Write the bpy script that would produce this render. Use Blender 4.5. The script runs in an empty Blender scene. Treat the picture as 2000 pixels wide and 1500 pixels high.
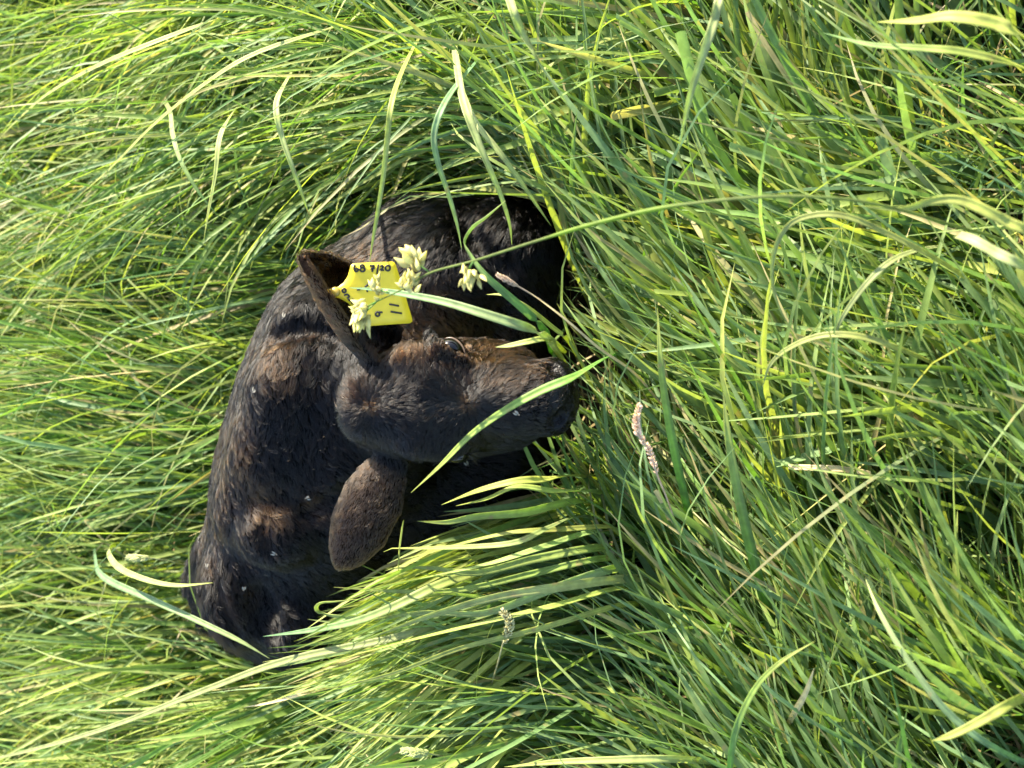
import bpy, math
import numpy as np
from mathutils import Vector, Matrix

rng = np.random.default_rng(11)
SC = bpy.context.scene
COL = SC.collection

# ------------------------------------------------------------------ camera
# The photo was taken by someone standing over the calf with the phone turned sideways:
# image left = away from the photographer, image up = +X.
PITCH = math.radians(58.0)
CAM = np.array([0.0, 0.0, 1.22])
FPX = 2000.0                                    # focal length in photo pixels (photo 2000 wide)
FWD = np.array([0.0, math.cos(PITCH), -math.sin(PITCH)])
LEFT = np.array([0.0, math.sin(PITCH), math.cos(PITCH)])
UPV = np.array([1.0, 0.0, 0.0])

cd = bpy.data.cameras.new('camera')
cd.sensor_width = 36.0
cd.lens = 36.0 * FPX / 2000.0
cd.clip_start = 0.02
cd.clip_end = 200.0
cd.dof.use_dof = True
cd.dof.focus_distance = 1.10
cd.dof.aperture_fstop = 5.5
cam = bpy.data.objects.new('camera', cd)
COL.objects.link(cam)
M = Matrix.Identity(4)
for i, v in enumerate((-LEFT, UPV, -FWD)):
    for r in range(3):
        M[r][i] = v[r]
for r in range(3):
    M[r][3] = CAM[r]
cam.matrix_world = M
SC.camera = cam

# ------------------------------------------------------------------ light
SUN_EL = math.radians(35.0)
SUN_DIR = np.array([0.93 * math.cos(SUN_EL), 0.367 * math.cos(SUN_EL), math.sin(SUN_EL)])
SUN_DIR /= np.linalg.norm(SUN_DIR)
w = bpy.data.worlds.new('World')
SC.world = w
w.use_nodes = True
nt = w.node_tree
nt.nodes.clear()
sky = nt.nodes.new('ShaderNodeTexSky')
sky.sky_type = 'NISHITA'
sky.sun_disc = False
sky.sun_elevation = SUN_EL
sky.sun_rotation = math.atan2(SUN_DIR[0], SUN_DIR[1])
bg = nt.nodes.new('ShaderNodeBackground')
bg.inputs['Strength'].default_value = 0.15
wo = nt.nodes.new('ShaderNodeOutputWorld')
nt.links.new(sky.outputs[0], bg.inputs[0])
nt.links.new(bg.outputs[0], wo.inputs[0])
sl = bpy.data.lights.new('sun', 'SUN')
sl.energy = 5.0
sl.angle = math.radians(0.55)
sl.color = (1.0, 0.92, 0.75)
sun = bpy.data.objects.new('sun', sl)
COL.objects.link(sun)
sun.rotation_euler = Vector(SUN_DIR).to_track_quat('Z', 'Y').to_euler()
sun.location = (3, 1.4, 3)

SC.view_settings.view_transform = 'Standard'
SC.view_settings.look = 'None'
SC.view_settings.gamma = 1.0
SC.view_settings.exposure = 2.1
SC.view_settings.use_curve_mapping = False
SC.cycles.max_bounces = 8
SC.cycles.transmission_bounces = 6
SC.cycles.use_denoising = True


# ------------------------------------------------------------------ helpers
def ray(px, py):
    a = (1000.0 - np.asarray(px, float)) / FPX
    b = (750.0 - np.asarray(py, float)) / FPX
    return FWD + a[..., None] * LEFT + b[..., None] * UPV


def Q(px, py, d):
    """point seen at photo pixel (px, py), d metres along the optical axis"""
    return CAM + ray(px, py) * np.asarray(d, float)[..., None]


def P(px, py, z):
    """point seen at photo pixel (px, py) at height z"""
    r = ray(px, py)
    d = (np.asarray(z, float) - CAM[2]) / r[..., 2]
    return CAM + r * d[..., None]


def project(p):
    v = np.asarray(p) - CAM
    d = v @ FWD
    d = np.where(np.abs(d) < 1e-4, 1e-4, d)
    return 1000.0 - FPX * (v @ LEFT) / d, 750.0 - FPX * (v @ UPV) / d, d


def norm(v):
    v = np.asarray(v, float)
    return v / np.maximum(np.linalg.norm(v, axis=-1, keepdims=True), 1e-9)


def make_mesh(name, verts, faces, smooth=True, col=None):
    """verts (n,3), faces: list of (m,k) int arrays"""
    me = bpy.data.meshes.new(name)
    verts = np.asarray(verts, np.float32)
    faces = [np.asarray(f, np.int32) for f in faces if len(f)]
    me.vertices.add(len(verts))
    me.vertices.foreach_set('co', verts.ravel())
    idx = np.concatenate([f.ravel() for f in faces])
    tot = np.concatenate([np.full(len(f), f.shape[1], np.int32) for f in faces])
    start = np.concatenate([[0], np.cumsum(tot)[:-1]]).astype(np.int32)
    me.loops.add(len(idx))
    me.loops.foreach_set('vertex_index', idx)
    me.polygons.add(len(tot))
    me.polygons.foreach_set('loop_start', start)
    me.polygons.foreach_set('loop_total', tot)
    me.polygons.foreach_set('use_smooth', np.full(len(tot), smooth, bool))
    if col is not None:
        at = me.attributes.new('tint', 'FLOAT_COLOR', 'POINT')
        c = np.ones((len(verts), 4), np.float32)
        c[:, :3] = col
        at.data.foreach_set('color', c.ravel())
    me.update(calc_edges=True)
    me.validate()
    return me


def link(name, me, mat=None, parent=None):
    o = bpy.data.objects.new(name, me)
    COL.objects.link(o)
    if mat is not None and me is not None:
        me.materials.append(mat)
    if parent is not None:
        o.parent = parent
        o.matrix_parent_inverse = Matrix.Translation(parent.location).inverted()
    return o


def tag(o, label=None, cat=None, group=None, kind=None):
    if label: o['label'] = label
    if cat: o['category'] = cat
    if group: o['group'] = group
    if kind: o['kind'] = kind
    return o


def new_mat(name):
    m = bpy.data.materials.new(name)
    m.use_nodes = True
    n = m.node_tree
    n.nodes.clear()
    out = n.nodes.new('ShaderNodeOutputMaterial')
    return m, n, out


def catmull(pts, n):
    pts = np.asarray(pts, float)
    p = np.vstack([2 * pts[0] - pts[1], pts, 2 * pts[-1] - pts[-2]])
    seg = len(pts) - 1
    t = np.linspace(0, seg, n)
    i = np.minimum(t.astype(int), seg - 1)
    f = (t - i)[:, None]
    a, b, c, d = p[i], p[i + 1], p[i + 2], p[i + 3]
    return 0.5 * (2 * b + (c - a) * f + (2 * a - 5 * b + 4 * c - d) * f ** 2 + (3 * b - a - 3 * c + d) * f ** 3)


def wobble(p, f, s):
    """smooth pseudo-noise, -1..1, of points p"""
    r = np.random.default_rng(s)
    v = np.zeros(len(p))
    for k in range(5):
        d = r.normal(size=3) * f * (1 + 0.35 * k)
        v += np.sin(p @ d + r.uniform(0, 6.28)) * (1.0 if k < 3 else 0.6)
    return v / 3.0


# ------------------------------------------------------------------ materials
def leaf_material(name, trans=0.48, rough=0.55):
    m, n, out = new_mat(name)
    at = n.nodes.new('ShaderNodeAttribute'); at.attribute_name = 'tint'
    geo = n.nodes.new('ShaderNodeNewGeometry')
    nz = n.nodes.new('ShaderNodeTexNoise'); nz.inputs['Scale'].default_value = 90.0
    nz.inputs['Detail'].default_value = 3.0
    n.links.new(geo.outputs['Position'], nz.inputs['Vector'])
    mp = n.nodes.new('ShaderNodeMapRange')
    mp.inputs['From Min'].default_value = 0.3; mp.inputs['From Max'].default_value = 0.7
    mp.inputs['To Min'].default_value = 0.78; mp.inputs['To Max'].default_value = 1.18
    n.links.new(nz.outputs['Fac'], mp.inputs['Value'])
    mul = n.nodes.new('ShaderNodeVectorMath'); mul.operation = 'SCALE'
    n.links.new(at.outputs['Color'], mul.inputs[0]); n.links.new(mp.outputs[0], mul.inputs['Scale'])
    # dry brown flecks
    n2 = n.nodes.new('ShaderNodeTexNoise'); n2.inputs['Scale'].default_value = 55.0; n2.inputs['Detail'].default_value = 2.0
    n.links.new(geo.outputs['Position'], n2.inputs['Vector'])
    m2 = n.nodes.new('ShaderNodeMapRange')
    m2.inputs['From Min'].default_value = 0.66; m2.inputs['From Max'].default_value = 0.74
    m2.inputs['To Min'].default_value = 0.0; m2.inputs['To Max'].default_value = 0.7
    n.links.new(n2.outputs['Fac'], m2.inputs['Value'])
    mc = n.nodes.new('ShaderNodeMix'); mc.data_type = 'RGBA'
    n.links.new(m2.outputs[0], mc.inputs['Factor']); n.links.new(mul.outputs[0], mc.inputs['A'])
    mc.inputs['B'].default_value = (0.34, 0.25, 0.11, 1)
    pr = n.nodes.new('ShaderNodeBsdfPrincipled')
    pr.inputs['Roughness'].default_value = rough
    pr.inputs['Specular IOR Level'].default_value = 0.42
    n.links.new(mc.outputs['Result'], pr.inputs['Base Color'])
    tr = n.nodes.new('ShaderNodeBsdfTranslucent')
    tc = n.nodes.new('ShaderNodeVectorMath'); tc.operation = 'MULTIPLY'
    tc.inputs[1].default_value = (1.2, 1.3, 0.45)
    n.links.new(mc.outputs['Result'], tc.inputs[0]); n.links.new(tc.outputs[0], tr.inputs['Color'])
    mx = n.nodes.new('ShaderNodeMixShader'); mx.inputs[0].default_value = trans
    n.links.new(pr.outputs[0], mx.inputs[1]); n.links.new(tr.outputs[0], mx.inputs[2])
    n.links.new(mx.outputs[0], out.inputs[0])
    return m


def plain_material(name, col, rough=0.5, spec=0.5, noise=0.0, scale=60.0, bump=0.0, trans=0.0):
    m, n, out = new_mat(name)
    pr = n.nodes.new('ShaderNodeBsdfPrincipled')
    pr.inputs['Roughness'].default_value = rough
    pr.inputs['Specular IOR Level'].default_value = spec
    pr.inputs['Base Color'].default_value = (*col, 1)
    tcd = n.nodes.new('ShaderNodeTexCoord')
    nz = n.nodes.new('ShaderNodeTexNoise'); nz.inputs['Scale'].default_value = scale
    nz.inputs['Detail'].default_value = 4.0
    n.links.new(tcd.outputs['Object'], nz.inputs['Vector'])
    if noise:
        rp = n.nodes.new('ShaderNodeValToRGB')
        rp.color_ramp.elements[0].position = 0.3
        rp.color_ramp.elements[1].position = 0.7
        rp.color_ramp.elements[0].color = (*[c * (1 - noise) for c in col], 1)
        rp.color_ramp.elements[1].color = (*[min(1, c * (1 + noise)) for c in col], 1)
        n.links.new(nz.outputs['Fac'], rp.inputs[0]); n.links.new(rp.outputs[0], pr.inputs['Base Color'])
    if bump:
        bp = n.nodes.new('ShaderNodeBump'); bp.inputs['Strength'].default_value = bump
        bp.inputs['Distance'].default_value = 0.002
        n.links.new(nz.outputs['Fac'], bp.inputs['Height']); n.links.new(bp.outputs[0], pr.inputs['Normal'])
    if trans:
        tr = n.nodes.new('ShaderNodeBsdfTranslucent'); tr.inputs[0].default_value = (*col, 1)
        mx = n.nodes.new('ShaderNodeMixShader'); mx.inputs[0].default_value = trans
        n.links.new(pr.outputs[0], mx.inputs[1]); n.links.new(tr.outputs[0], mx.inputs[2])
        n.links.new(mx.outputs[0], out.inputs[0])
    else:
        n.links.new(pr.outputs[0], out.inputs[0])
    return m


def tint_material(name, rough=0.5, spec=0.5, sheen=0.0):
    m, n, out = new_mat(name)
    at = n.nodes.new('ShaderNodeAttribute'); at.attribute_name = 'tint'
    pr = n.nodes.new('ShaderNodeBsdfPrincipled')
    pr.inputs['Roughness'].default_value = rough
    pr.inputs['Specular IOR Level'].default_value = spec
    n.links.new(at.outputs['Color'], pr.inputs['Base Color'])
    n.links.new(pr.outputs[0], out.inputs[0])
    return m


MAT_LEAF = leaf_material('grass_leaf')
MAT_STRAW = leaf_material('dry_grass', 0.25, 0.6)
MAT_SEED = leaf_material('seed_head', 0.35, 0.55)
MAT_FUR, n_, out_ = new_mat('calf_fur')
at_ = n_.nodes.new('ShaderNodeAttribute'); at_.attribute_name = 'tint'
hb_ = n_.nodes.new('ShaderNodeBsdfHairPrincipled')
hb_.model = 'CHIANG'
hb_.parametrization = 'COLOR'
hb_.inputs['Roughness'].default_value = 0.24
hb_.inputs['Radial Roughness'].default_value = 0.42
hb_.inputs['Coat'].default_value = 0.0
hb_.inputs['IOR'].default_value = 1.34
hb_.inputs['Random Roughness'].default_value = 0.3
n_.links.new(at_.outputs['Color'], hb_.inputs['Color'])
n_.links.new(hb_.outputs[0], out_.inputs[0])
MAT_SKIN = tint_material('calf_skin', 0.70, 0.05)
n_ = MAT_SKIN.node_tree
vo_ = n_.nodes.new('ShaderNodeTexVoronoi'); vo_.inputs['Scale'].default_value = 420.0
tc_ = n_.nodes.new('ShaderNodeTexCoord'); n_.links.new(tc_.outputs['Object'], vo_.inputs['Vector'])
bp_ = n_.nodes.new('ShaderNodeBump'); bp_.inputs['Strength'].default_value = 0.5; bp_.inputs['Distance'].default_value = 0.001
n_.links.new(vo_.outputs['Distance'], bp_.inputs['Height'])
pb_ = [q for q in n_.nodes if q.type == 'BSDF_PRINCIPLED'][0]
n_.links.new(bp_.outputs[0], pb_.inputs['Normal'])
aw_ = n_.nodes.new('ShaderNodeAttribute'); aw_.attribute_name = 'moist'
for sock_, lo_, hi_ in (('Roughness', 0.75, 0.42), ('Specular IOR Level', 0.04, 0.20)):
    mr_ = n_.nodes.new('ShaderNodeMapRange')
    mr_.inputs['To Min'].default_value = lo_; mr_.inputs['To Max'].default_value = hi_
    n_.links.new(aw_.outputs['Fac'], mr_.inputs['Value']); n_.links.new(mr_.outputs[0], pb_.inputs[sock_])
MAT_EYE = plain_material('calf_eye', (0.004, 0.003, 0.003), 0.16, 0.35)
MAT_LID = plain_material('eye_rim', (0.09, 0.058, 0.038), 0.35, 0.5, 0.2, 300)
MAT_TAG = plain_material('tag_plastic', (0.80, 0.58, 0.02), 0.42, 0.5, 0.06, 120, 0.1, 0.18)
MAT_INK = plain_material('marker_ink', (0.012, 0.010, 0.010), 0.5, 0.4)
MAT_FLY = plain_material('fly_body', (0.05, 0.045, 0.04), 0.5, 0.5, 0.3, 900)
MAT_WING = plain_material('fly_wing', (0.26, 0.235, 0.175), 0.25, 0.7, 0.1, 900, 0, 0.3)
MAT_SOIL = plain_material('soil', (0.045, 0.032, 0.018), 0.95, 0.1, 0.6, 35, 0.8)

# ------------------------------------------------------------------ ground
gx = np.linspace(-1, 1, 121)
gxx = np.sign(gx) * (np.abs(gx) ** 2.6) * 60.0 + gx * 1.6
X, Y = np.meshgrid(gxx, gxx + 0.9, indexing='ij')
pts = np.stack([X.ravel(), Y.ravel(), np.zeros(X.size)], 1)
pts[:, 2] = -0.012 + 0.010 * wobble(pts, 9.0, 3)
nn = len(gx)
i, j = np.meshgrid(np.arange(nn - 1), np.arange(nn - 1), indexing='ij')
a = (i * nn + j).ravel()
ground = link('ground', make_mesh('ground', pts, [np.stack([a, a + nn, a + nn + 1, a + 1], 1)]), MAT_SOIL)
tag(ground, 'dark bare soil under the long pasture grass', kind='structure')

# ------------------------------------------------------------------ calf: signed distance field
H = 0.0032
LO = np.array([-0.48, 0.22, -0.03])
HI = np.array([0.42, 1.42, 0.47])
DIM = np.ceil((HI - LO) / H).astype(int) + 1
F = np.full(DIM, 0.25, np.float32)


def box_of(pmin, pmax, pad):
    lo = np.clip(np.floor((np.asarray(pmin) - pad - LO) / H).astype(int), 0, DIM - 1)
    hi = np.clip(np.ceil((np.asarray(pmax) + pad - LO) / H).astype(int) + 1, 1, DIM)
    sl = tuple(slice(a_, b_) for a_, b_ in zip(lo, hi))
    ax = [LO[k] + H * np.arange(lo[k], hi[k]) for k in range(3)]
    g = np.stack(np.meshgrid(*ax, indexing='ij'), -1).astype(np.float32)
    return sl, g


def smin(a_, b_, k):
    h = np.clip(0.5 + 0.5 * (b_ - a_) / k, 0, 1)
    return b_ * (1 - h) + a_ * h - k * h * (1 - h)


def put(sl, d, k):
    F[sl] = smin(F[sl], d.astype(np.float32), k)


def cut(sl, d, k):
    F[sl] = -smin(-F[sl], d.astype(np.float32), k)


def cone_d(g, a_, b_, r1, r2):
    ab = b_ - a_
    t = np.clip(((g - a_) @ ab) / max(ab @ ab, 1e-9), 0, 1)
    return np.linalg.norm(g - a_ - t[..., None] * ab, axis=-1) - (r1 + (r2 - r1) * t)


def cone(a_, b_, r1, r2, k=0.03, op=put):
    rm = max(r1, r2)
    sl, g = box_of(np.minimum(a_, b_) - rm, np.maximum(a_, b_) + rm, k + 0.012)
    op(sl, cone_d(g, np.asarray(a_, np.float32), np.asarray(b_, np.float32), r1, r2), k)


def ball(c, r, k=0.03, op=put):
    cone(c, c + 1e-4, r, r, k, op)


CAMAX = np.stack([-LEFT, UPV, -FWD])            # image right, image up, toward camera


def ellipsoid(c, radii, k=0.02, op=put, axes=CAMAX):
    r = np.asarray(radii, float)
    sl, g = box_of(c - r.max(), c + r.max(), k + 0.012)
    q = (g - c) @ axes.T
    n_ = np.linalg.norm(q / r, axis=-1)
    m_ = np.linalg.norm(q / r ** 2, axis=-1)
    op(sl, n_ * (n_ - 1) / np.maximum(m_, 1e-6), k)


def one(px, py, d): return Q(np.array(px), np.array(py), np.array(d))
def onz(px, py, z): return P(np.array(px), np.array(py), np.array(z))


# trunk, from the rump to the chest
trunk = [(588, 1105, .150, .142), (655, 930, .165, .150), (702, 800, .170, .152), (742, 690, .170, .142), (850, 560, .145, .115)]
tp = [(onz(x, y, z), r) for x, y, z, r in trunk]
for (a_, ra), (b_, rb) in zip(tp[:-1], tp[1:]):
    cone(a_, b_, ra, rb, 0.04)
# shoulder, folded foreleg at the front
cone(onz(860, 545, .14), onz(985, 490, .12), .108, .068, 0.03)
cone(onz(990, 490, .12), onz(1005, 610, .10), .064, .060, 0.012)
cone(onz(1005, 610, .09), onz(1000, 760, .06), .058, .05, 0.03)
cone(onz(1010, 470, .10), onz(1060, 560, .05), .045, .032, 0.02)
# folded hind leg, thigh
cone(onz(640, 1110, .13), onz(850, 1010, .10), .125, .10, 0.03)
cone(onz(850, 1010, .10), onz(985, 880, .07), .10, .07, 0.03)
cone(onz(720, 1150, .08), onz(960, 1000, .05), .08, .05, 0.02)
# pelvis: hook bone mound, pin bone mound, hollow between
# spine ridge along the back
for q0, q1 in zip([(600, 640, .30), (560, 760, .315), (525, 880, .312)], [(560, 760, .315), (525, 880, .312), (480, 1000, .30)]):
    cone(onz(*q0), onz(*q1), .028, .028, 0.05)
# tail lying round the rump
tl = [onz(418, 1075, .245), onz(398, 1140, .195), onz(415, 1200, .15), onz(468, 1250, .10), onz(540, 1300, .06)]
for k_, (a_, b_) in enumerate(zip(tl[:-1], tl[1:])):
    cone(a_, b_, .027 - .003 * k_, .025 - .003 * k_, 0.008)

# neck
cone(onz(705, 700, .20), one(775, 775, 1.205), .095, .062, 0.03)
# head
cone(one(772, 786, 1.098), one(850, 783, 1.095), .0545, .0540, 0.03)
cone(one(850, 784, 1.104), one(1050, 776, 1.085), .0545, .037, 0.03)
cone(one(825, 787, 1.152), one(1030, 782, 1.120), .050, .036, 0.03)
ellipsoid(one(1082, 775, 1.092), (.024, .0405, .038), 0.012)
ellipsoid(one(1092, 776, 1.118), (.020, .030, .026), 0.012)
ellipsoid(one(930, 700, 1.120), (.060, .020, .032), 0.02)     # sunlit cheek
ellipsoid(one(930, 848, 1.125), (.060, .020, .032), 0.02)
ellipsoid(one(704, 792, 1.072), (.018, .030, .022), 0.02)     # poll tuft
# brows
cone(one(800, 704, 1.066), one(838, 690, 1.068), .016, .011, 0.018)
cone(one(812, 862, 1.066), one(872, 868, 1.072), .014, .011, 0.018)
cone(one(838, 654, 1.076), one(860, 682, 1.055), .0065, .0065, 0.008)   # upper lid fold
cone(one(860, 682, 1.055), one(908, 704, 1.055), .0065, .005, 0.008)
# eye sockets, nostrils, mouth line
EYE_A, EYE_B = one(882, 679, 1.070), one(893, 888, 1.101)
ball(EYE_A, .0150, 0.004, cut)
ball(EYE_B, .0150, 0.004, cut)
for c0, c1 in (((1079, 716, 1.066), (1098, 724, 1.062)), ((1088, 824, 1.064), (1102, 808, 1.060))):
    cone(one(*c0), one(*c1), .0085, .0065, 0.006, cut)
cone(one(1108, 735, 1.118), one(1110, 825, 1.118), .004, .004, 0.004, cut)
# brow crease across the forehead between the two whorls
cone(one(846, 728, 1.036), one(862, 792, 1.028), .004, .004, 0.012, cut)
cone(one(862, 792, 1.028), one(846, 850, 1.036), .004, .004, 0.012, cut)
# hollow above the eye, crease at the withers, flank fold
ball(one(905, 735, 1.030), .016, 0.02, cut)


def groove(pts_, r, k):
    for a_, b_ in zip(pts_[:-1], pts_[1:]):
        cone(a_, b_, r, r, k, cut)


def on_body(px, py, lift=0.0):
    """first point of the body along the ray through a pixel"""
    r = ray(np.array(px), np.array(py))
    d = 0.6
    for _ in range(260):
        p = CAM + r * d
        ii = np.clip(np.round((p - LO) / H).astype(int), 0, DIM - 1)
        inb = np.all(p > LO) and np.all(p < HI)
        v = F[tuple(ii)] if inb else 0.03
        if v < 0.0012 + lift:
            return p
        d += max(0.0012, float(v) * 0.6)
    return None


for (mx_, my_, dep, rad3, k_) in ((548, 1035, .020, (.054, .048, .044), .012), (470, 1150, .040, (.050, .075, .052), .02), (580, 1205, .026, (.056, .050, .046), .012)):
    q_ = on_body(mx_, my_)
    if q_ is not None: ellipsoid(q_ + norm(ray(np.array(mx_), np.array(my_))) * dep, rad3, k_)
groove([q for q in (on_body(538, 655), on_body(575, 642), on_body(615, 640), on_body(650, 655)) if q is not None], .010, 0.014)
groove([q for q in (on_body(510, 1030), on_body(520, 1075)) if q is not None], .007, 0.012)
groove([q for q in (on_body(500, 1168), on_body(512, 1200), on_body(520, 1235)) if q is not None], .019, 0.016)
groove([q for q in (on_body(412, 1105), on_body(428, 1180), on_body(458, 1235)) if q is not None], .006, 0.010)
groove([q for q in (on_body(905, 420), on_body(930, 470), on_body(985, 520)) if q is not None], .009, 0.02)
groove([q for q in (on_body(600, 1000), on_body(680, 960), on_body(720, 940)) if q is not None], .006, 0.02)


def ear_sheet(base, tip, opening, wmax, phi0, phi1, bend, prof):
    """points of a cupped leaf; returns (n,3)"""
    ax = tip - base
    L = np.linalg.norm(ax)
    axn = ax / L
    O = opening - axn * (opening @ axn)
    O /= np.linalg.norm(O)
    W = np.cross(axn, O)
    if W @ (-FWD) < 0: W = -W
    t = np.linspace(0, 1, 60)
    ph = np.linspace(0, 1, 44)
    T, PH = np.meshgrid(t, ph, indexing='ij')
    R = wmax * np.interp(T, prof[0], prof[1])
    A = phi0 + (phi1 - phi0) * PH
    c = base + T[..., None] * ax + (bend * np.sin(T * math.pi))[..., None] * O
    return (c + (R * (1 - np.cos(A)))[..., None] * O + (R * np.sin(A))[..., None] * W).reshape(-1, 3)


def put_sheet(s, half, k):
    sl, g = box_of(s.min(0), s.max(0), half + 0.016)
    shp = g.shape[:3]
    g = g.reshape(-1, 3)
    from mathutils.kdtree import KDTree
    kd = KDTree(len(s))
    for q_, p_ in enumerate(s): kd.insert(p_, q_)
    kd.balance()
    d = np.full(len(g), 0.02, np.float32)
    # coarse reject
    lo_, hi_ = s.min(0), s.max(0)
    for q_ in range(len(g)):
        d[q_] = kd.find(g[q_])[2]
    put(sl, d.reshape(shp) - half, k)


EAR_A = ear_sheet(one(722, 712, 1.085), one(588, 503, 1.02), 0.80 * (-LEFT) + 0.50 * UPV - 0.15 * FWD, 0.033, -1.95, 0.98, -0.006,
                  ([0, .15, .45, .7, .88, 1], [.80, 1.0, 1.08, .84, .5, .08]))
EAR_B = ear_sheet(one(768, 885, 1.090), one(664, 1102, 1.110), FWD * 1.0 + 0.25 * (-LEFT), 0.037, -0.92, 0.92, -0.010,
                  ([0, .12, .4, .7, .9, .97, 1], [.42, .60, 1.0, .95, .58, .32, .08]))
put_sheet(EAR_A, 0.0035, 0.008)
put_sheet(EAR_B, 0.0040, 0.008)
# keep the underside at the ground
zz = LO[2] + H * np.arange(DIM[2])
F = np.maximum(F, (0.0 - zz)[None, None, :].astype(np.float32))


def surface_nets(f):
    s = f < 0
    nx, ny, nz_ = f.shape
    cnt = np.zeros((nx - 1, ny - 1, nz_ - 1), np.uint8)
    for dx in (0, 1):
        for dy in (0, 1):
            for dz in (0, 1):
                cnt += s[dx:nx - 1 + dx, dy:ny - 1 + dy, dz:nz_ - 1 + dz]
    act = (cnt > 0) & (cnt < 8)
    ci = np.argwhere(act)
    vid = np.full(act.shape, -1, np.int32)
    vid[act] = np.arange(len(ci))
    acc = np.zeros((len(ci), 3)); num = np.zeros(len(ci))
    offs = [np.array(o) for o in ((0, 0, 0), (1, 0, 0), (0, 1, 0), (1, 1, 0), (0, 0, 1), (1, 0, 1), (0, 1, 1), (1, 1, 1))]
    val = [f[tuple((ci + o).T)] for o in offs]
    for p_, q_ in ((0, 1), (2, 3), (4, 5), (6, 7), (0, 2), (1, 3), (4, 6), (5, 7), (0, 4), (1, 5), (2, 6), (3, 7)):
        m_ = (val[p_] < 0) != (val[q_] < 0)
        t = val[p_][m_] / (val[p_][m_] - val[q_][m_])
        acc[m_] += offs[p_] + t[:, None] * (offs[q_] - offs[p_])
        num[m_] += 1
    v = LO + H * (ci + acc / num[:, None])
    quads = []
    for axis in range(3):
        sl0 = [slice(1, -1)] * 3; sl1 = [slice(1, -1)] * 3
        sl0[axis] = slice(0, -1); sl1[axis] = slice(1, None)
        ch = s[tuple(sl0)] != s[tuple(sl1)]
        e = np.argwhere(ch)
        for k_ in range(3):
            if k_ != axis: e[:, k_] += 1
        flip = s[tuple(e.T)]
        u_, w_ = (axis + 1) % 3, (axis + 2) % 3
        du = np.zeros(3, int); du[u_] = 1
        dw = np.zeros(3, int); dw[w_] = 1
        q_ = np.stack([vid[tuple((e - du - dw).T)], vid[tuple((e - dw).T)], vid[tuple(e.T)], vid[tuple((e - du).T)]], 1)
        q_[~flip] = q_[~flip][:, ::-1]
        quads.append(q_)
    q_ = np.concatenate(quads)
    return v, q_[np.all(q_ >= 0, 1)]


V, QD = surface_nets(F)


def sdf(p):
    ii = np.round((p - LO) / H).astype(int)
    inb = np.all((ii >= 1) & (ii < DIM - 1), axis=1)
    ii = np.clip(ii, 1, DIM - 2)
    return np.where(inb, F[ii[:, 0], ii[:, 1], ii[:, 2]], 0.25), ii, inb


def grad(p, h=3):
    _, ii, _ = sdf(p)
    x, y, z = ii.T
    x = np.clip(x, 3, DIM[0] - 4); y = np.clip(y, 3, DIM[1] - 4); z = np.clip(z, 3, DIM[2] - 4)
    g = np.stack([F[x + h, y, z] - F[x - h, y, z], F[x, y + h, z] - F[x, y - h, z], F[x, y, z + h] - F[x, y, z - h]], 1)
    return norm(g)


def smooth_up(a_, lo_, hi_):
    t = np.clip((a_ - lo_) / (hi_ - lo_), 0, 1)
    return t * t * (3 - 2 * t)


def blob(px, py, cx, cy, sx, sy):
    return np.exp(-((px - cx) / sx) ** 2 - ((py - cy) / sy) ** 2)


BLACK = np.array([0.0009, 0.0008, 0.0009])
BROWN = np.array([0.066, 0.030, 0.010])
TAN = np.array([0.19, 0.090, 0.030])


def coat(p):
    """how brown the coat is at points p (0 black .. 1 brown): sun-bleached fur plus sunlit warmth painted into the colour"""
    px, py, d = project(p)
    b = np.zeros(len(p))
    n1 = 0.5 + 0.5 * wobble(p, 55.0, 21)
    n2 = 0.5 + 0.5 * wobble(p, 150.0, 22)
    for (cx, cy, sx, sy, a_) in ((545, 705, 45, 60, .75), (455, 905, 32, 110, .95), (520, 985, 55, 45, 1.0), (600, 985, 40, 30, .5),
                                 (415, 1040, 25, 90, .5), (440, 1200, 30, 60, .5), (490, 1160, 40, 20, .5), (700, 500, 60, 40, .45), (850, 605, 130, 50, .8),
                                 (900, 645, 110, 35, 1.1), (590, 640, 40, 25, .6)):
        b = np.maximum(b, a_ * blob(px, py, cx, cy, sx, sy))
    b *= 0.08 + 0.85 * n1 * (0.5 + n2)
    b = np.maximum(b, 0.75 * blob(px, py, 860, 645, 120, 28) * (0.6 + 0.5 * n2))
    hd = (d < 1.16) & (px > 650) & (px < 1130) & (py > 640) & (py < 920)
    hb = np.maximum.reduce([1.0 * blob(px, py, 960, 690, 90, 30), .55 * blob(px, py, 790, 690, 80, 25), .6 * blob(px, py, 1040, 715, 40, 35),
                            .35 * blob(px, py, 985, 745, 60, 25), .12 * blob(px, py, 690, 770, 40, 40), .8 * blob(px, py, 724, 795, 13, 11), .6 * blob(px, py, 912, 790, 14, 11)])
    b = np.where(hd, hb * (0.6 + 0.6 * n2), b)  # copper of the cheek is partly sunlight painted into the hair colour
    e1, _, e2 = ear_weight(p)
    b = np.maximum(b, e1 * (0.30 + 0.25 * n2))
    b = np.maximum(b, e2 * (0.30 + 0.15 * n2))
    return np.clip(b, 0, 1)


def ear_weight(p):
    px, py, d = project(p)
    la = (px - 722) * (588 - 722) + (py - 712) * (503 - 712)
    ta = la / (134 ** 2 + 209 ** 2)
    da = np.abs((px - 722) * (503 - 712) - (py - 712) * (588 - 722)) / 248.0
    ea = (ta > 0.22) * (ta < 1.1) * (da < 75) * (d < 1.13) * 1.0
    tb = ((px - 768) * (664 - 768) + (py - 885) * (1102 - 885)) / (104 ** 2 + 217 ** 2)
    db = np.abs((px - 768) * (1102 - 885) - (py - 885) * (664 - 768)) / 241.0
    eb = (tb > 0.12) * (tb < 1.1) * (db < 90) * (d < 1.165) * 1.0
    return ea, ta, eb


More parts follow.
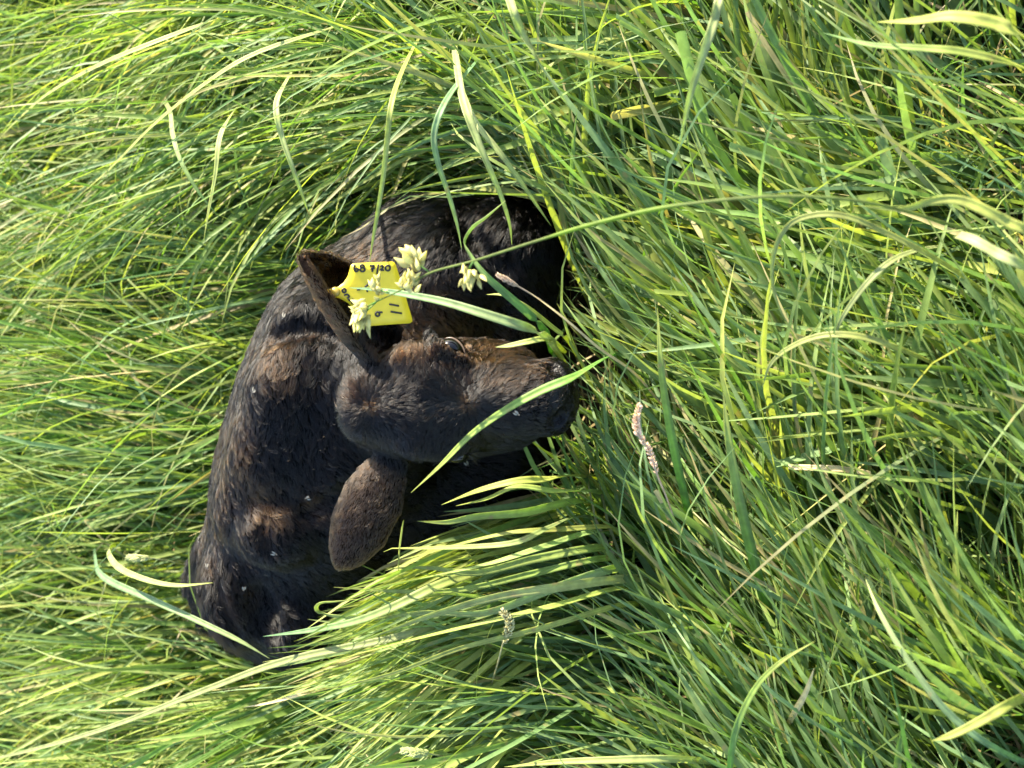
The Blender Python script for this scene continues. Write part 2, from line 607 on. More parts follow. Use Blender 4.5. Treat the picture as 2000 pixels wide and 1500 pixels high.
# body skin
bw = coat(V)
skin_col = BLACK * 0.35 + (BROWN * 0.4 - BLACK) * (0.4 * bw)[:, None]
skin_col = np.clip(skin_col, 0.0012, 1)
calf = bpy.data.objects.new('calf', None)
COL.objects.link(calf)
calf.location = (0.0, 0.85, 0.0)
tag(calf, 'black calf lying curled in the long grass with its head raised', 'calf')
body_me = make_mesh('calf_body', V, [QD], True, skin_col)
bx_, by_, bd_ = project(V)
wet_ = smooth_up(bx_, 1060, 1085) * (np.abs(by_ - 776) < 90) * (bd_ < 1.17)
wa_ = body_me.attributes.new('moist', 'FLOAT', 'POINT')
wa_.data.foreach_set('value', wet_.astype(np.float32))
body = link('body', body_me, MAT_SKIN, calf)

# ------------------------------------------------------------------ fur
qa, qb, qc, qd_ = (V[QD[:, k_]] for k_ in range(4))
cen = (qa + qb + qc + qd_) / 4
area = 0.5 * np.linalg.norm(np.cross(qc - qa, qd_ - qb), axis=1)
gn = grad(cen)
facing = np.einsum('ij,ij->i', gn, norm(CAM - cen))
cpx, cpy, cdp = project(cen)
is_head = (cdp < 1.17) & (cpx > 655) & (cpx < 1135) & (cpy > 640) & (cpy < 925)
wgt = area * np.where(facing > -0.35, 1.0, 0.25) * np.where(is_head, 2.1, 1.0) * (cen[:, 2] > 0.02)
eA_, _, eB_ = ear_weight(cen)
wgt *= np.where((eA_ > 0) | (eB_ > 0), 2.0, 1.0)
muz = is_head & (cpx > 1072)
wgt *= np.where(muz, 0.25, 1.0)
wgt *= np.where(is_head, 1 + 5 * np.exp(-((cpx - 722) ** 2 + (cpy - 795) ** 2) / 28.0 ** 2) + 5 * np.exp(-((cpx - 910) ** 2 + (cpy - 790) ** 2) / 28.0 ** 2), 1.0)
wgt *= np.where((np.linalg.norm(cen - EYE_A, axis=1) < 0.0185) | (np.linalg.norm(cen - EYE_B, axis=1) < 0.016), 0.0, 1.0)
NF = 320000
pick = rng.choice(len(cen), NF, p=wgt / wgt.sum())
u_, v_ = rng.random((2, NF, 1))
root = (qa[pick] * (1 - u_) + qb[pick] * u_) * (1 - v_) + (qd_[pick] * (1 - u_) + qc[pick] * u_) * v_
nrm = grad(root)
rpx, rpy, rd = project(root)
hd = is_head[pick]
ea, ta, eb = ear_weight(root)
nrm = np.where(((ea > 0) | (eb > 0))[:, None], grad(root, 1), nrm)
# direction of lie, drawn in the plane of the picture (right, up) and dropped onto the surface
ctrl = np.array([  # px, py, right, up, reach
    (600, 560, -.3, -.9, 90), (560, 720, -.15, -1, 110), (620, 820, .35, -.9, 120), (480, 900, -.05, -1, 90), (520, 960, .5, -.6, 60),
    (440, 1100, .05, -1, 100), (540, 1100, .15, -1, 90), (600, 1020, .8, -.5, 70), (500, 1210, .5, -.8, 80), (650, 1150, .8, -.5, 120),
    (720, 480, -.7, -.6, 90), (850, 450, -.75, -.45, 100), (980, 430, -.5, -.7, 90), (900, 600, .75, -.5, 110), (1020, 580, .6, -.7, 90),
    (800, 1050, .8, -.4, 120), (940, 930, .8, -.4, 120)])
fx = np.zeros(NF); fy = np.zeros(NF)
for cx, cy, ux, uy, rr in ctrl:
    g_ = np.exp(-((rpx - cx) ** 2 + (rpy - cy) ** 2) / (rr * rr)) + 1e-6
    fx += g_ * ux; fy += g_ * uy
# head whorls
hx = np.zeros(NF); hy = np.zeros(NF)
for cx, cy, sx, s_ in ((722, 795, 1.0, 1.0), (910, 790, 1.0, 1.0)):
    dx, dy = rpx - cx, -(rpy - cy)
    r2 = dx * dx + dy * dy + 30
    near = np.exp(-r2 / 140.0 ** 2)
    hx += s_ * (dx / r2) * (0.15 + near) * 100; hy += s_ * (dy / r2) * (0.15 + near) * 100
hx += 0.35 * smooth_up(rpx, 940, 1040)
fx = np.where(hd, hx, fx); fy = np.where(hd, hy, fy)
ax_a = np.array([588 - 722, -(503 - 712)]) / 248.0
ax_b = np.array([664 - 768, -(1102 - 885)]) / 241.0
fx = np.where(ea > 0, ax_a[0], fx); fy = np.where(ea > 0, ax_a[1], fy)
fx = np.where(eb > 0, ax_b[0], fx); fy = np.where(eb > 0, ax_b[1], fy)
ll = np.sqrt(fx * fx + fy * fy) + 1e-6
fx /= ll; fy /= ll
ang = np.where(hd, 0.12, 0.34) * wobble(root, 70.0, 5) + np.where(hd, 0.12, 0.28) * wobble(root, 190.0, 6) + rng.normal(0, 0.10, NF)
ca, sa = np.cos(ang), np.sin(ang)
fx, fy = fx * ca - fy * sa, fx * sa + fy * ca
flow = fx[:, None] * (-LEFT) + fy[:, None] * UPV
tang = norm(flow - np.einsum('ij,ij->i', flow, nrm)[:, None] * nrm)
length = np.where(hd, 0.0102, 0.0116)
whd_ = np.minimum(np.hypot(rpx - 722, rpy - 795), np.hypot(rpx - 910, rpy - 790))
length = length * np.where(hd, np.interp(whd_, [0, 12, 60], [0.3, 0.45, 1.0]), 1.0) * rng.uniform(0.6, 1.3, NF)
length = np.where((ea > 0) | (eb > 0), 0.0040 * rng.uniform(0.6, 1.3, NF), length)
length = np.where(hd & (rpx > 1000), length * np.interp(rpx, [1000, 1075], [0.8, 0.32]), length)
eyd_ = np.linalg.norm(root - EYE_A, axis=1)
length = length * np.interp(eyd_, [.016, .042], [.22, 1.0])
poll = hd & (rpx < 712)
length = np.where(poll, length * 1.15, length)
tail = (rpx < 455) & (rpy > 1080)
length = np.where(tail, length * 1.5, length)
lift = np.clip(0.080 + 0.05 * wobble(root, 120.0, 8) + rng.normal(0, 0.025, NF), 0.02, 0.8)
lift = np.where(poll | tail, lift + 0.12, lift)
lift = np.where((ea > 0) | (eb > 0), 0.14, lift)
root = root + nrm * np.where((ea > 0) | (eb > 0), 0.0014, 0.0)[:, None]
side = np.cross(nrm, tang)
curl = rng.normal(0, 0.14, NF) + 0.22 * wobble(root, 260.0, 9)
width = np.where(hd, 0.00019, 0.00020) * rng.uniform(0.7, 1.3, NF)
# locks: hairs lean together
from mathutils.kdtree import KDTree
NCL = 14000
seed_i = rng.choice(NF, NCL, replace=False)
kd = KDTree(NCL)
for q_, k_ in enumerate(seed_i): kd.insert(root[k_], q_)
kd.balance()
lock = np.array([kd.find(p_)[1] for p_ in root])
lk_root, lk_t, lk_s = root[seed_i][lock], tang[seed_i][lock], np.repeat(0, NF)
lock_tone = rng.lognormal(0, 0.40, NCL)[lock]
lift = np.clip(lift * rng.lognormal(0, 0.5, NCL)[lock], 0.015, 0.4)
roll_ = rng.normal(0, 0.42, NCL)[lock]
lock_len = rng.uniform(0.75, 1.3, NCL)[lock]
length = length * lock_len
lock_tone = np.where((ea > 0) | (eb > 0), 1.0, lock_tone)
pull = 0.95 * np.where((ea > 0) | (eb > 0), 0.0, 1.0)
to_lock = (lk_root - root)
to_lock = to_lock - np.einsum('ij,ij->i', to_lock, nrm)[:, None] * nrm
tang = norm(tang * 0.5 + 0.5 * lk_t)
tang = norm(tang - np.einsum('ij,ij->i', tang, nrm)[:, None] * nrm)
side = np.cross(nrm, tang)
T_ = np.array([0, 0.35, 0.7, 1.0])
PTS = np.stack([root + nrm * 0.0007 + tang * (length * t * (1 - 0.12 * t))[:, None] + nrm * (length * lift * (t - 0.45 * t * t))[:, None]
                + side * (length * curl * t * t)[:, None] + to_lock * (pull * t * t)[:, None] for t in T_], 1)
RAD = width[:, None] * np.array([1.0, 0.95, 0.7, 0.15])[None]
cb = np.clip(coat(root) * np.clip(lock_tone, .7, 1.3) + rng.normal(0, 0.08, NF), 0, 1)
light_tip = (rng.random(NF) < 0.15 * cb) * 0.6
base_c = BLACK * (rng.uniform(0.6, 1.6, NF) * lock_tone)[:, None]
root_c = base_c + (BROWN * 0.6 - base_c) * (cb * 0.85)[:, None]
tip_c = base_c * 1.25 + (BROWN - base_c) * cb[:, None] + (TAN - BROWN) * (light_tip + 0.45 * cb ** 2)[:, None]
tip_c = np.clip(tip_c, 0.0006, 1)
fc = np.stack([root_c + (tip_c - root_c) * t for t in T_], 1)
hc = bpy.data.hair_curves.new('calf_fur')
hc.add_curves([4] * NF)
hc.points.foreach_set('position', np.ascontiguousarray(PTS.reshape(-1), np.float32))
ra_ = hc.attributes.get('radius') or hc.attributes.new('radius', 'FLOAT', 'POINT')
ra_.data.foreach_set('value', np.ascontiguousarray(RAD.reshape(-1), np.float32))
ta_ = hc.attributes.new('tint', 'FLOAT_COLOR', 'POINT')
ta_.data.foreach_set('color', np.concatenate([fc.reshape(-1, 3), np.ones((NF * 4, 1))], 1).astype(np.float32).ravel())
fur = link('fur', hc, MAT_FUR, calf)
tag(fur, kind='stuff')


# ------------------------------------------------------------------ eyes
def uv_ball(c, r, axes=np.eye(3), nu=20, nv=12):
    th = np.linspace(0, math.pi, nv)
    ph = np.linspace(0, 2 * math.pi, nu, endpoint=False)
    T, PH = np.meshgrid(th, ph, indexing='ij')
    q_ = np.stack([np.sin(T) * np.cos(PH), np.sin(T) * np.sin(PH), np.cos(T)], -1) * np.asarray(r)
    v = q_.reshape(-1, 3) @ axes + c
    f_ = []
    for i_ in range(nv - 1):
        for j_ in range(nu):
            f_.append((i_ * nu + j_, (i_ + 1) * nu + j_, (i_ + 1) * nu + (j_ + 1) % nu, i_ * nu + (j_ + 1) % nu))
    return v, np.array(f_)


def tube(pts_, rad, n=8):
    pts_ = np.asarray(pts_, float)
    rad = np.broadcast_to(rad, (len(pts_),))
    tg = norm(np.gradient(pts_, axis=0))
    up = norm(np.cross(tg, np.array([0.13, 0.21, 0.97])))
    u2 = np.cross(tg, up)
    a_ = np.linspace(0, 2 * math.pi, n, endpoint=False)
    v = (pts_[:, None] + rad[:, None, None] * (np.cos(a_)[None, :, None] * up[:, None] + np.sin(a_)[None, :, None] * u2[:, None])).reshape(-1, 3)
    f_ = [(i_ * n + j_, i_ * n + (j_ + 1) % n, (i_ + 1) * n + (j_ + 1) % n, (i_ + 1) * n + j_) for i_ in range(len(pts_) - 1) for j_ in range(n)]
    caps = [np.array([list(range(n))[::-1]]), np.array([[(len(pts_) - 1) * n + j_ for j_ in range(n)]])]
    return v, [np.array(f_)] + caps


for c_, r_ in ((EYE_A, (.0138, .0108, .0120)), (EYE_B, (.0130, .0090, .0100))):
    v, f_ = uv_ball(c_, r_, CAMAX)
    link('eye', make_mesh('calf_eye', v, [f_]), MAT_EYE, calf)
rim = catmull([one(868, 661, 1.0590), one(882, 660, 1.0575), one(895, 667, 1.0560), one(904, 678, 1.0545), one(909, 692, 1.0530)], 14)
v, f_ = tube(rim, .0012 * np.sin(np.linspace(0.25, 2.9, 14)), 6)
lid = link('eye_rim', make_mesh('eye_rim', v, f_), MAT_LID, calf)
lid['label'] = 'pale wet rim of the sunlit eye'

# ------------------------------------------------------------------ ear tag
TAG0 = 1.045


def tag_pt(px, py, off=0.0):
    px = np.asarray(px, float); py = np.asarray(py, float)
    d = TAG0 + 0.00016 * (px - 720) + 0.00010 * (py - 575) - 0.010 * np.sin((px - 634) / 172.0 * 2.4) * 0.5
    return Q(px, py, d - off)


out2 = np.array([(634, 566), (648, 564), (661, 560), (671, 552), (679, 540), (683, 527), (685, 518), (690, 514.5), (728, 512.5), (766, 511), (771, 513), (774, 519),
                 (790, 571), (805, 622), (805.5, 628), (801, 631.5), (760, 634), (722, 637), (712, 634), (704, 622), (694, 606), (680, 592), (664, 583), (646, 579), (636, 574)])
res = []
for a_, b_ in zip(out2, np.roll(out2, -1, 0)):
    res += [a_, (a_ + b_) / 2]
res = np.array(res)
ctr = np.array([727.0, 574.0])
rings = [ctr + (res - ctr) * s_ for s_ in (1.0, 0.75, 0.5, 0.25)]
nr = len(res)


def tag_layer(off):
    vs = np.concatenate([tag_pt(r_[:, 0], r_[:, 1], off) for r_ in rings] + [tag_pt(ctr[:1], ctr[1:], off)])
    return vs


va, vb = tag_layer(0.0), tag_layer(-0.0014)
nv_ = len(va)
fq, ft = [], []
for k_ in range(3):
    for j_ in range(nr):
        j2 = (j_ + 1) % nr
        fq.append((k_ * nr + j_, k_ * nr + j2, (k_ + 1) * nr + j2, (k_ + 1) * nr + j_))
        fq.append((nv_ + k_ * nr + j_, nv_ + (k_ + 1) * nr + j_, nv_ + (k_ + 1) * nr + j2, nv_ + k_ * nr + j2))
for j_ in range(nr):
    j2 = (j_ + 1) % nr
    ft.append((3 * nr + j_, 3 * nr + j2, 4 * nr)); ft.append((nv_ + 3 * nr + j2, nv_ + 3 * nr + j_, nv_ + 4 * nr))
    fq.append((j_, nv_ + j_, nv_ + j2, j2))
tag_o = link('ear_tag', make_mesh('ear_tag', np.concatenate([va, vb]), [np.array(fq), np.array(ft)]), MAT_TAG, calf)
tag_o['label'] = 'yellow plastic ear tag with handwritten black numbers'
v, f_ = uv_ball(tag_pt(np.array(655.0), np.array(570.0), 0.0022), (.0052, .0052, .0026), CAMAX, 14, 8)
link('tag_stud', make_mesh('tag_stud', v, [f_]), plain_material('stud_plastic', (0.30, 0.20, 0.02), 0.4), tag_o)


def arc(cx, cy, rx, ry, a0, a1, n=14):
    t = np.radians(np.linspace(a0, a1, n))
    return [(cx + rx * math.cos(q_), cy - ry * math.sin(q_)) for q_ in t]


strokes = [
    ('6', [(693.5, 517), (691.5, 522), (692, 527), (694.5, 530), (698, 529.5), (700, 527), (698.5, 524.5), (695, 525), (693, 527)]),
    ('8', arc(707.5, 520, 3.6, 3.0, -80, 270) ), ('8', arc(708, 526.5, 4.6, 3.8, 90, 450)),
    ('7', [(722, 518.5), (726, 519), (730.5, 518.5), (728.5, 524), (727, 531)]), ('7', [(724, 525), (732, 524)]),
    ('/', [(739, 516), (736.5, 535)]),
    ('2', [(743, 520), (746, 518.5), (748.5, 520.5), (746.5, 524), (743, 528), (746, 527.5), (750, 527.5)]),
    ('0', arc(757.5, 523.5, 4.6, 5.2, 0, 360)),
    ('0', arc(672, 567.5, 3.6, 3.8, 0, 360)),
    ('9', [(697, 566), (702, 565), (707, 562.5)]), ('9', [(703, 562.5), (701, 567)]),
    ('7', [(713, 559), (715, 563), (718, 570)]), ('7', [(714, 559), (719, 556)]), ('7', [(720, 551), (719, 556)]),
    ('4', [(757, 567), (761, 571), (766, 573.5), (772, 574.5)]),
    ('1', [(760.5, 594), (779, 597.5)]), ('1', [(763, 608.5), (785, 612)]),
    ('9', arc(737.5, 613.5, 4.0, 4.2, 0, 360)), ('9', [(739, 609.5), (747, 610)]),
    ('2', [(672, 577), (678, 575), (682, 579), (678, 583)]), ('2', [(680, 584), (686, 589)]),
    ('0', arc(690, 589, 3.2, 4.0, 0, 360)),
]
for nm, pl in strokes:
    pl = np.array(pl, float)
    if len(pl) < 4:
        t_ = np.linspace(0, 1, 6)
        pl = np.stack([np.interp(t_, np.linspace(0, 1, len(pl)), pl[:, k_]) for k_ in range(2)], 1)
    else:
        pl = catmull(pl, 22)
    p3 = tag_pt(pl[:, 0], pl[:, 1], 0.0005)
    v, f_ = tube(p3, 0.00098, 6)
    link('digit', make_mesh('digit', v, f_), MAT_INK, tag_o)

# ------------------------------------------------------------------ grass
DEEP = np.array([0.048, 0.125, 0.022])
MID = np.array([0.098, 0.205, 0.040])
YEL = np.array([0.340, 0.365, 0.085])
BLUE = np.array([0.125, 0.220, 0.105])
STRAW = np.array([0.50, 0.40, 0.19])


def blades(base, d0, d1, length, width, col, tipcol, seg=8, across=2, blunt=None, twist=None, curve=1.6, fold=0.28, avoid=True):
    """vectorised ribbons: start along d0, bend towards d1"""
    n = len(base)
    t = np.linspace(0, 1, seg + 1)
    ds = (length / seg)[:, None]
    p = base.copy()
    C, TG = [p.copy()], []
    if np.ndim(curve) == 0: curve = np.full(n, curve)
    for k_ in range(seg):
        s_ = np.clip((k_ + 0.5) / seg, 0, 1) ** curve
        d = norm(d0 * (1 - s_)[:, None] + d1 * s_[:, None])
        p = p + d * ds
        p[:, 2] = np.maximum(p[:, 2], 0.006)
        TG.append(d); C.append(p.copy())
    TG.append(TG[-1])
    C = np.stack(C, 1); TG = np.stack(TG, 1)
    if avoid:
        for k_ in range(seg + 1):
            for _ in range(2):
                dv, _, inb = sdf(C[:, k_])
                bad = dv < 0.007
                if bad.any():
                    C[bad, k_] += grad(C[bad, k_]) * (0.009 - dv[bad])[:, None]
    upn = np.array([0.0, 0.0, 1.0])
    S = np.cross(TG, upn + 0.001)
    S = norm(S)
    N = np.cross(S, TG)
    if twist is None: twist = np.zeros(n)
    ph = rng.uniform(-0.5, 0.5, n)[:, None] + twist[:, None] * t[None]
    S2 = S * np.cos(ph)[..., None] + N * np.sin(ph)[..., None]
    N2 = np.cross(S2, TG)
    prof = np.interp(t, [0, .08, .45, .75, .9, 1.0], [.6, .85, 1.0, .85, .5, .03])[None]
    if blunt is not None:
        pb = np.interp(t, [0, .08, .45, .8, 1.0], [.6, .85, 1.0, .95, .9])[None]
        prof = np.where(blunt[:, None], pb, prof)
    wv = (width[:, None] * 0.5 * prof)[..., None]
    if across == 2:
        vs = np.stack([C - S2 * wv, C + S2 * wv], 2)
    else:
        vs = np.stack([C - S2 * wv + N2 * wv * fold * 2, C, C + S2 * wv + N2 * wv * fold * 2], 2)
    m = across
    vert = vs.reshape(-1, 3)
    b_ = (np.arange(n) * (seg + 1) * m)[:, None]
    qs = []
    for k_ in range(seg):
        for a_ in range(m - 1):
            o_ = k_ * m + a_
            qs.append(b_ + np.array([[o_, o_ + 1, o_ + 1 + m, o_ + m]]))
    cc = col[:, None] * (1 - t[None, :, None] ** 2.2) + tipcol[:, None] * (t[None, :, None] ** 2.2)
    cc = np.repeat(cc[:, :, None], m, 2).reshape(-1, 3)
    return C, vert, np.concatenate(qs), cc


# which way the blades lie, read off the photo: pixel, angle of the tip (0 = right, 90 = up, 180 = left), rise toward the lens, reach
lay = np.array([
    (100, 80, 205, .15, 260), (450, 60, 200, .15, 260), (300, 250, 222, .1, 220), (650, 180, 222, .1, 220), (900, 80, 205, .2, 220),
    (100, 450, 196, .2, 230), (300, 600, 178, .2, 230), (200, 800, 182, .2, 250), (300, 1000, 180, .2, 250), (150, 1150, 186, .2, 250), (250, 1350, 190, .2, 250),
    (500, 1400, 196, .15, 220), (700, 1300, 202, .1, 180), (950, 1100, 200, .1, 160), (900, 1230, 203, .1, 160), (1000, 1400, 195, .2, 220), (1250, 1400, 180, .3, 220),
    (1150, 950, 160, .5, 130), (1300, 1100, 110, .4, 160), (1500, 1100, 112, .3, 200), (1750, 1050, 118, .2, 220), (1500, 1350, 130, .2, 220), (1850, 1350, 132, .2, 260),
    (1250, 600, 128, .2, 150), (1450, 600, 142, .1, 200), (1650, 650, 145, .1, 200), (1450, 800, 148, .1, 200), (1750, 850, 146, .1, 200),
    (1920, 300, 176, .3, 120), (1950, 550, 178, .3, 130), (1930, 750, 186, .3, 130), (1650, 250, 118, .2, 200), (1800, 150, 105, .3, 160), (1600, 60, 130, .2, 180),
    (1400, 100, 170, .2, 180), (1150, 150, 185, .2, 180), (1300, 280, 178, .2, 160), (1120, 420, 105, .4, 90), (1150, 650, 100, .5, 110), (1000, 300, 150, .2, 140),
    (750, 330, 165, .3, 140), (550, 380, 190, .2, 160), (600, 450, 170, .3, 120)])


def lay_dir(p, jitter, rise_j):
    px, py, _ = project(p)
    px = np.clip(px, -500, 2500); py = np.clip(py, -500, 2000)
    vx = np.zeros(len(p)); vy = np.zeros(len(p)); rs = np.zeros(len(p)); ws = np.zeros(len(p))
    for cx, cy, an, ri, rr in lay:
        g_ = 1.0 / (1e-3 + ((px - cx) ** 2 + (py - cy) ** 2) / (rr * rr)) ** 2
        a_ = math.radians(an)
        vx += g_ * math.cos(a_); vy += g_ * math.sin(a_); rs += g_ * ri; ws += g_
    an = np.arctan2(vy, vx) + jitter
    ri = rs / ws + rise_j
    return norm(np.cos(an)[:, None] * (-LEFT) + np.sin(an)[:, None] * UPV + ri[:, None] * (-FWD))


# outline of what the photo shows of the calf: no loose blades lie over it
CLEAR = np.array([(870, 385), (1075, 385), (1085, 520), (1060, 640), (1090, 690), (1135, 760), (1135, 860), (1060, 880), (1000, 930), (880, 985), (840, 1060), (740, 1135),
                  (640, 1170), (600, 1255), (500, 1272), (420, 1225), (370, 1140), (395, 1030), (440, 900), (480, 780), (520, 660), (570, 560), (575, 490), (690, 470), (780, 425)], float)


def inside(px, py, poly):
    r_ = np.zeros(px.shape, bool)
    x0, y0 = poly[-1]
    for x1, y1 in poly:
        c = ((y1 > py) != (y0 > py)) & (px < (x0 - x1) * (py - y1) / (y0 - y1 + 1e-9) + x1)
        r_ ^= c
        x0, y0 = x1, y1
    return r_


vpx, vpy, vd = project(V)
DM = np.full((260, 200), -9.0)
np.maximum.at(DM, (np.clip((vpx / 10).astype(int) + 5, 0, 259), np.clip((vpy / 10).astype(int) + 5, 0, 199)), -vd)
DM = np.where(DM < -8, 0.0, -DM)                # nearest depth of the calf per 10 pixel cell, 0 = none


def sweep(C, thr, depth_test=True):
    """which blades to keep: those that do not lie over the calf as seen"""
    C = np.concatenate([C, 0.5 * (C[:, 1:] + C[:, :-1])], 1)
    n, m, _ = C.shape
    px, py, d = project(C.reshape(-1, 3))
    ins = inside(px, py, CLEAR).reshape(n, m)
    dv, _, _ = sdf(C.reshape(-1, 3))
    deep = (dv < 0.001).reshape(n, m)
    # blades behind the calf stay
    dm = DM[np.clip((px / 10).astype(int) + 5, 0, 259), np.clip((py / 10).astype(int) + 5, 0, 199)]
    front = (d < dm + 0.06).reshape(n, m)
    return (np.sum(ins & front, 1) <= thr) & (~deep.any(1))


FOOT = F[:, :, : int(0.30 / H)].min(axis=2) < 0.012


def clear_ground(b_):
    """bases that are not under the calf"""
    ii = np.round((b_[:, :2] - LO[:2]) / H).astype(int)
    inb = np.all((ii >= 0) & (ii < DIM[:2]), axis=1)
    ii = np.clip(ii, 0, DIM[:2] - 1)
    return ~(FOOT[ii[:, 0], ii[:, 1]] & inb)


def palette(n, p, straw=0.04, yel=0.35):
    a_ = rng.random(n)
    k_ = 0.5 + 0.5 * wobble(p, 6.0, 31)
    c = DEEP + (MID - DEEP) * rng.random(n)[:, None]
    mixy = np.clip(rng.normal(yel, 0.28, n) + 0.25 * (k_ - 0.5), 0, 1)
    c = c + (YEL - c) * mixy[:, None]
    bl = (rng.random(n) < 0.28 + 0.25 * smooth_up(project(p)[0], 1100, 1400)) * rng.uniform(0.4, 1, n)
    c = c + (BLUE - c) * bl[:, None]
    st = (rng.random(n) < straw)
    c[st] = STRAW * rng.uniform(0.5, 1.0, st.sum())[:, None]
    return c * rng.uniform(0.8, 1.2, n)[:, None]


def scatter(n, x0, x1, y0, y1):
    return np.stack([rng.uniform(x0, x1, n), rng.uniform(y0, y1, n), np.zeros(n)], 1)


ALLV, ALLF, ALLC = [], [], []
off = 0


def add(C, v, f_, c, keep, per_v, per_f):
    """keep whole blades only"""
    global off
    n = len(keep)
    vk = np.repeat(keep, per_v)
    fk = f_.reshape(-1, 4)
    owner = fk[:, 0] // per_v
    fk = fk[keep[owner]]
    remap = np.cumsum(vk) - 1
    ALLV.append(v[vk]); ALLC.append(c[vk]); ALLF.append(remap[fk] + off)
    off += int(vk.sum())


# tussocks of broad blades
NT = 900
tc = scatter(NT, -1.25, 1.25, -0.35, 2.7)
tj = rng.normal(0, 0.27, NT) * (1 - 0.3 * smooth_up(project(tc)[0], 1050, 1300)); tr_ = rng.normal(0.05, 0.22, NT)
th_ = rng.uniform(0.75, 1.2, NT)
NB = 46000
own = rng.integers(0, NT, NB)
base = tc[own] + np.concatenate([rng.normal(0, 0.040, (NB, 2)), np.zeros((NB, 1))], 1)
pxb, pyb, _ = project(base + [0, 0, .15])
inframe = (pxb > -500) & (pxb < 2350) & (pyb > -450) & (pyb < 1950)
inframe |= rng.random(NB) < 0.25
inframe &= clear_ground(base)
base, own = base[inframe], own[inframe]; NB = len(base)
dl = lay_dir(base + [0, 0, .12], tj[own] + rng.normal(0, 0.17, NB) * (1 - 0.35 * smooth_up(pxb[inframe], 1050, 1300)), tr_[own] + rng.normal(0, 0.15, NB))
d0 = norm(dl * 0.75 + np.array([0, 0, 0.65]) + rng.normal(0, 0.10, (NB, 3)))
d1 = norm(dl + np.array([0, 0, -0.55]) * rng.uniform(0.1, 1.5, NB)[:, None] + rng.normal(0, 0.18, (NB, 3)))
tall = np.exp(-((project(base + [0, 0, .15])[0] - 850) / 420) ** 2 - ((project(base + [0, 0, .15])[1] - 60) / 260) ** 2)
hpx, hpy, _ = project(base + [0, 0, .10])
hol = np.maximum(np.exp(-((hpx - 690) / 210) ** 2 - ((hpy - 395) / 85) ** 2), 0.85 * np.exp(-((hpx - 490) / 90) ** 2 - ((hpy - 560) / 140) ** 2))
Lb = rng.uniform(0.18, 0.42, NB) * th_[own] * (1 + 0.28 * tall * (1 - hol)) * (1 - 0.68 * hol)
d0 = norm(d0 + np.array([0, 0, 0.20]) * tall[:, None])
Wb = rng.uniform(0.0034, 0.0080, NB) * (1 - 0.25 * (rng.random(NB) < .3))
cb_ = palette(NB, base, 0.03, 0.30)
tipc = cb_ * 1.1 + (YEL - cb_) * 0.25
dry = rng.random(NB) < 0.05
tipc[dry] = STRAW * 0.9
pxb, pyb, _ = project(base + [0, 0, .15])
blunt = (rng.random(NB) < 0.55) & (pxb > 1350) & (pyb < 900)
Lb = np.where(blunt, Lb * 0.72, Lb); Wb = np.where(blunt, Wb * 1.1 + 0.001, Wb) * (1 + 0.15 * smooth_up(pxb, 1000, 1300) + 0.18 * smooth_up(pxb, 1150, 1500) * (1 - smooth_up(pyb, 850, 1100)))
C, v, f_, c = blades(base, d0, d1, Lb, Wb, cb_, tipc, 8, 3, blunt, rng.normal(0, 0.9, NB), rng.uniform(1.0, 2.4, NB), 0.22)
add(C, v, f_, c, sweep(C, 0), 27, 32 // 2)
print('broad', NB)

# fine long blades
NB = 7000
base = scatter(NB, -1.25, 1.25, -0.35, 2.6)
pxb, pyb, _ = project(base + [0, 0, .15])
ok = ((pxb > -400) & (pxb < 2300) & (pyb > -400) & (pyb < 1900)) | (rng.random(NB) < 0.2)
base = base[ok & clear_ground(base)]; NB = len(base)
dl = lay_dir(base + [0, 0, .12], rng.normal(0, 0.50, NB) * (1 - 0.45 * smooth_up(project(base)[0], 1050, 1300)), rng.normal(0.1, 0.3, NB))
d0 = norm(dl * 0.6 + np.array([0, 0, 0.8]) + rng.normal(0, 0.15, (NB, 3)))
d1 = norm(dl + np.array([0, 0, -0.8]) * rng.uniform(0.2, 1.6, NB)[:, None] + rng.normal(0, 0.35, (NB, 3)))
hpx, hpy, _ = project(base + [0, 0, .10])
hol = np.exp(-((hpx - 690) / 210) ** 2 - ((hpy - 395) / 85) ** 2)
C, v, f_, c = blades(base, d0, d1, rng.uniform(0.25, 0.50, NB) * (1 - 0.5 * hol), rng.uniform(0.0018, 0.0048, NB), palette(NB, base, 0.05, 0.55), palette(NB, base, 0.12, 0.7), 9, 2, None,
                     rng.normal(0, 1.6, NB), rng.uniform(1.0, 2.6, NB))
add(C, v, f_, c, sweep(C, 0), 20, 9)

# undergrowth
NB = 34000
base = scatter(NB, -1.1, 1.1, -0.3, 2.4)
pxb, pyb, _ = project(base + [0, 0, .06])
ok = ((pxb > -250) & (pxb < 2200) & (pyb > -250) & (pyb < 1750))
base = base[ok & clear_ground(base)]; NB = len(base)
dl = lay_dir(base + [0, 0, .06], rng.normal(0, 0.7, NB), rng.normal(0.2, 0.4, NB))
d0 = norm(dl * 0.5 + np.array([0, 0, 0.9]) + rng.normal(0, 0.25, (NB, 3)))
d1 = norm(dl + np.array([0, 0, -0.4]) * rng.uniform(0.2, 1.6, NB)[:, None] + rng.normal(0, 0.5, (NB, 3)))
C, v, f_, c = blades(base, d0, d1, rng.uniform(0.08, 0.24, NB), rng.uniform(0.0018, 0.0045, NB), palette(NB, base, 0.10, 0.15), palette(NB, base, 0.12, 0.2), 5, 2, None,
                     rng.normal(0, 1.2, NB), 1.4)
add(C, v, f_, c, sweep(C, 0), 12, 5)
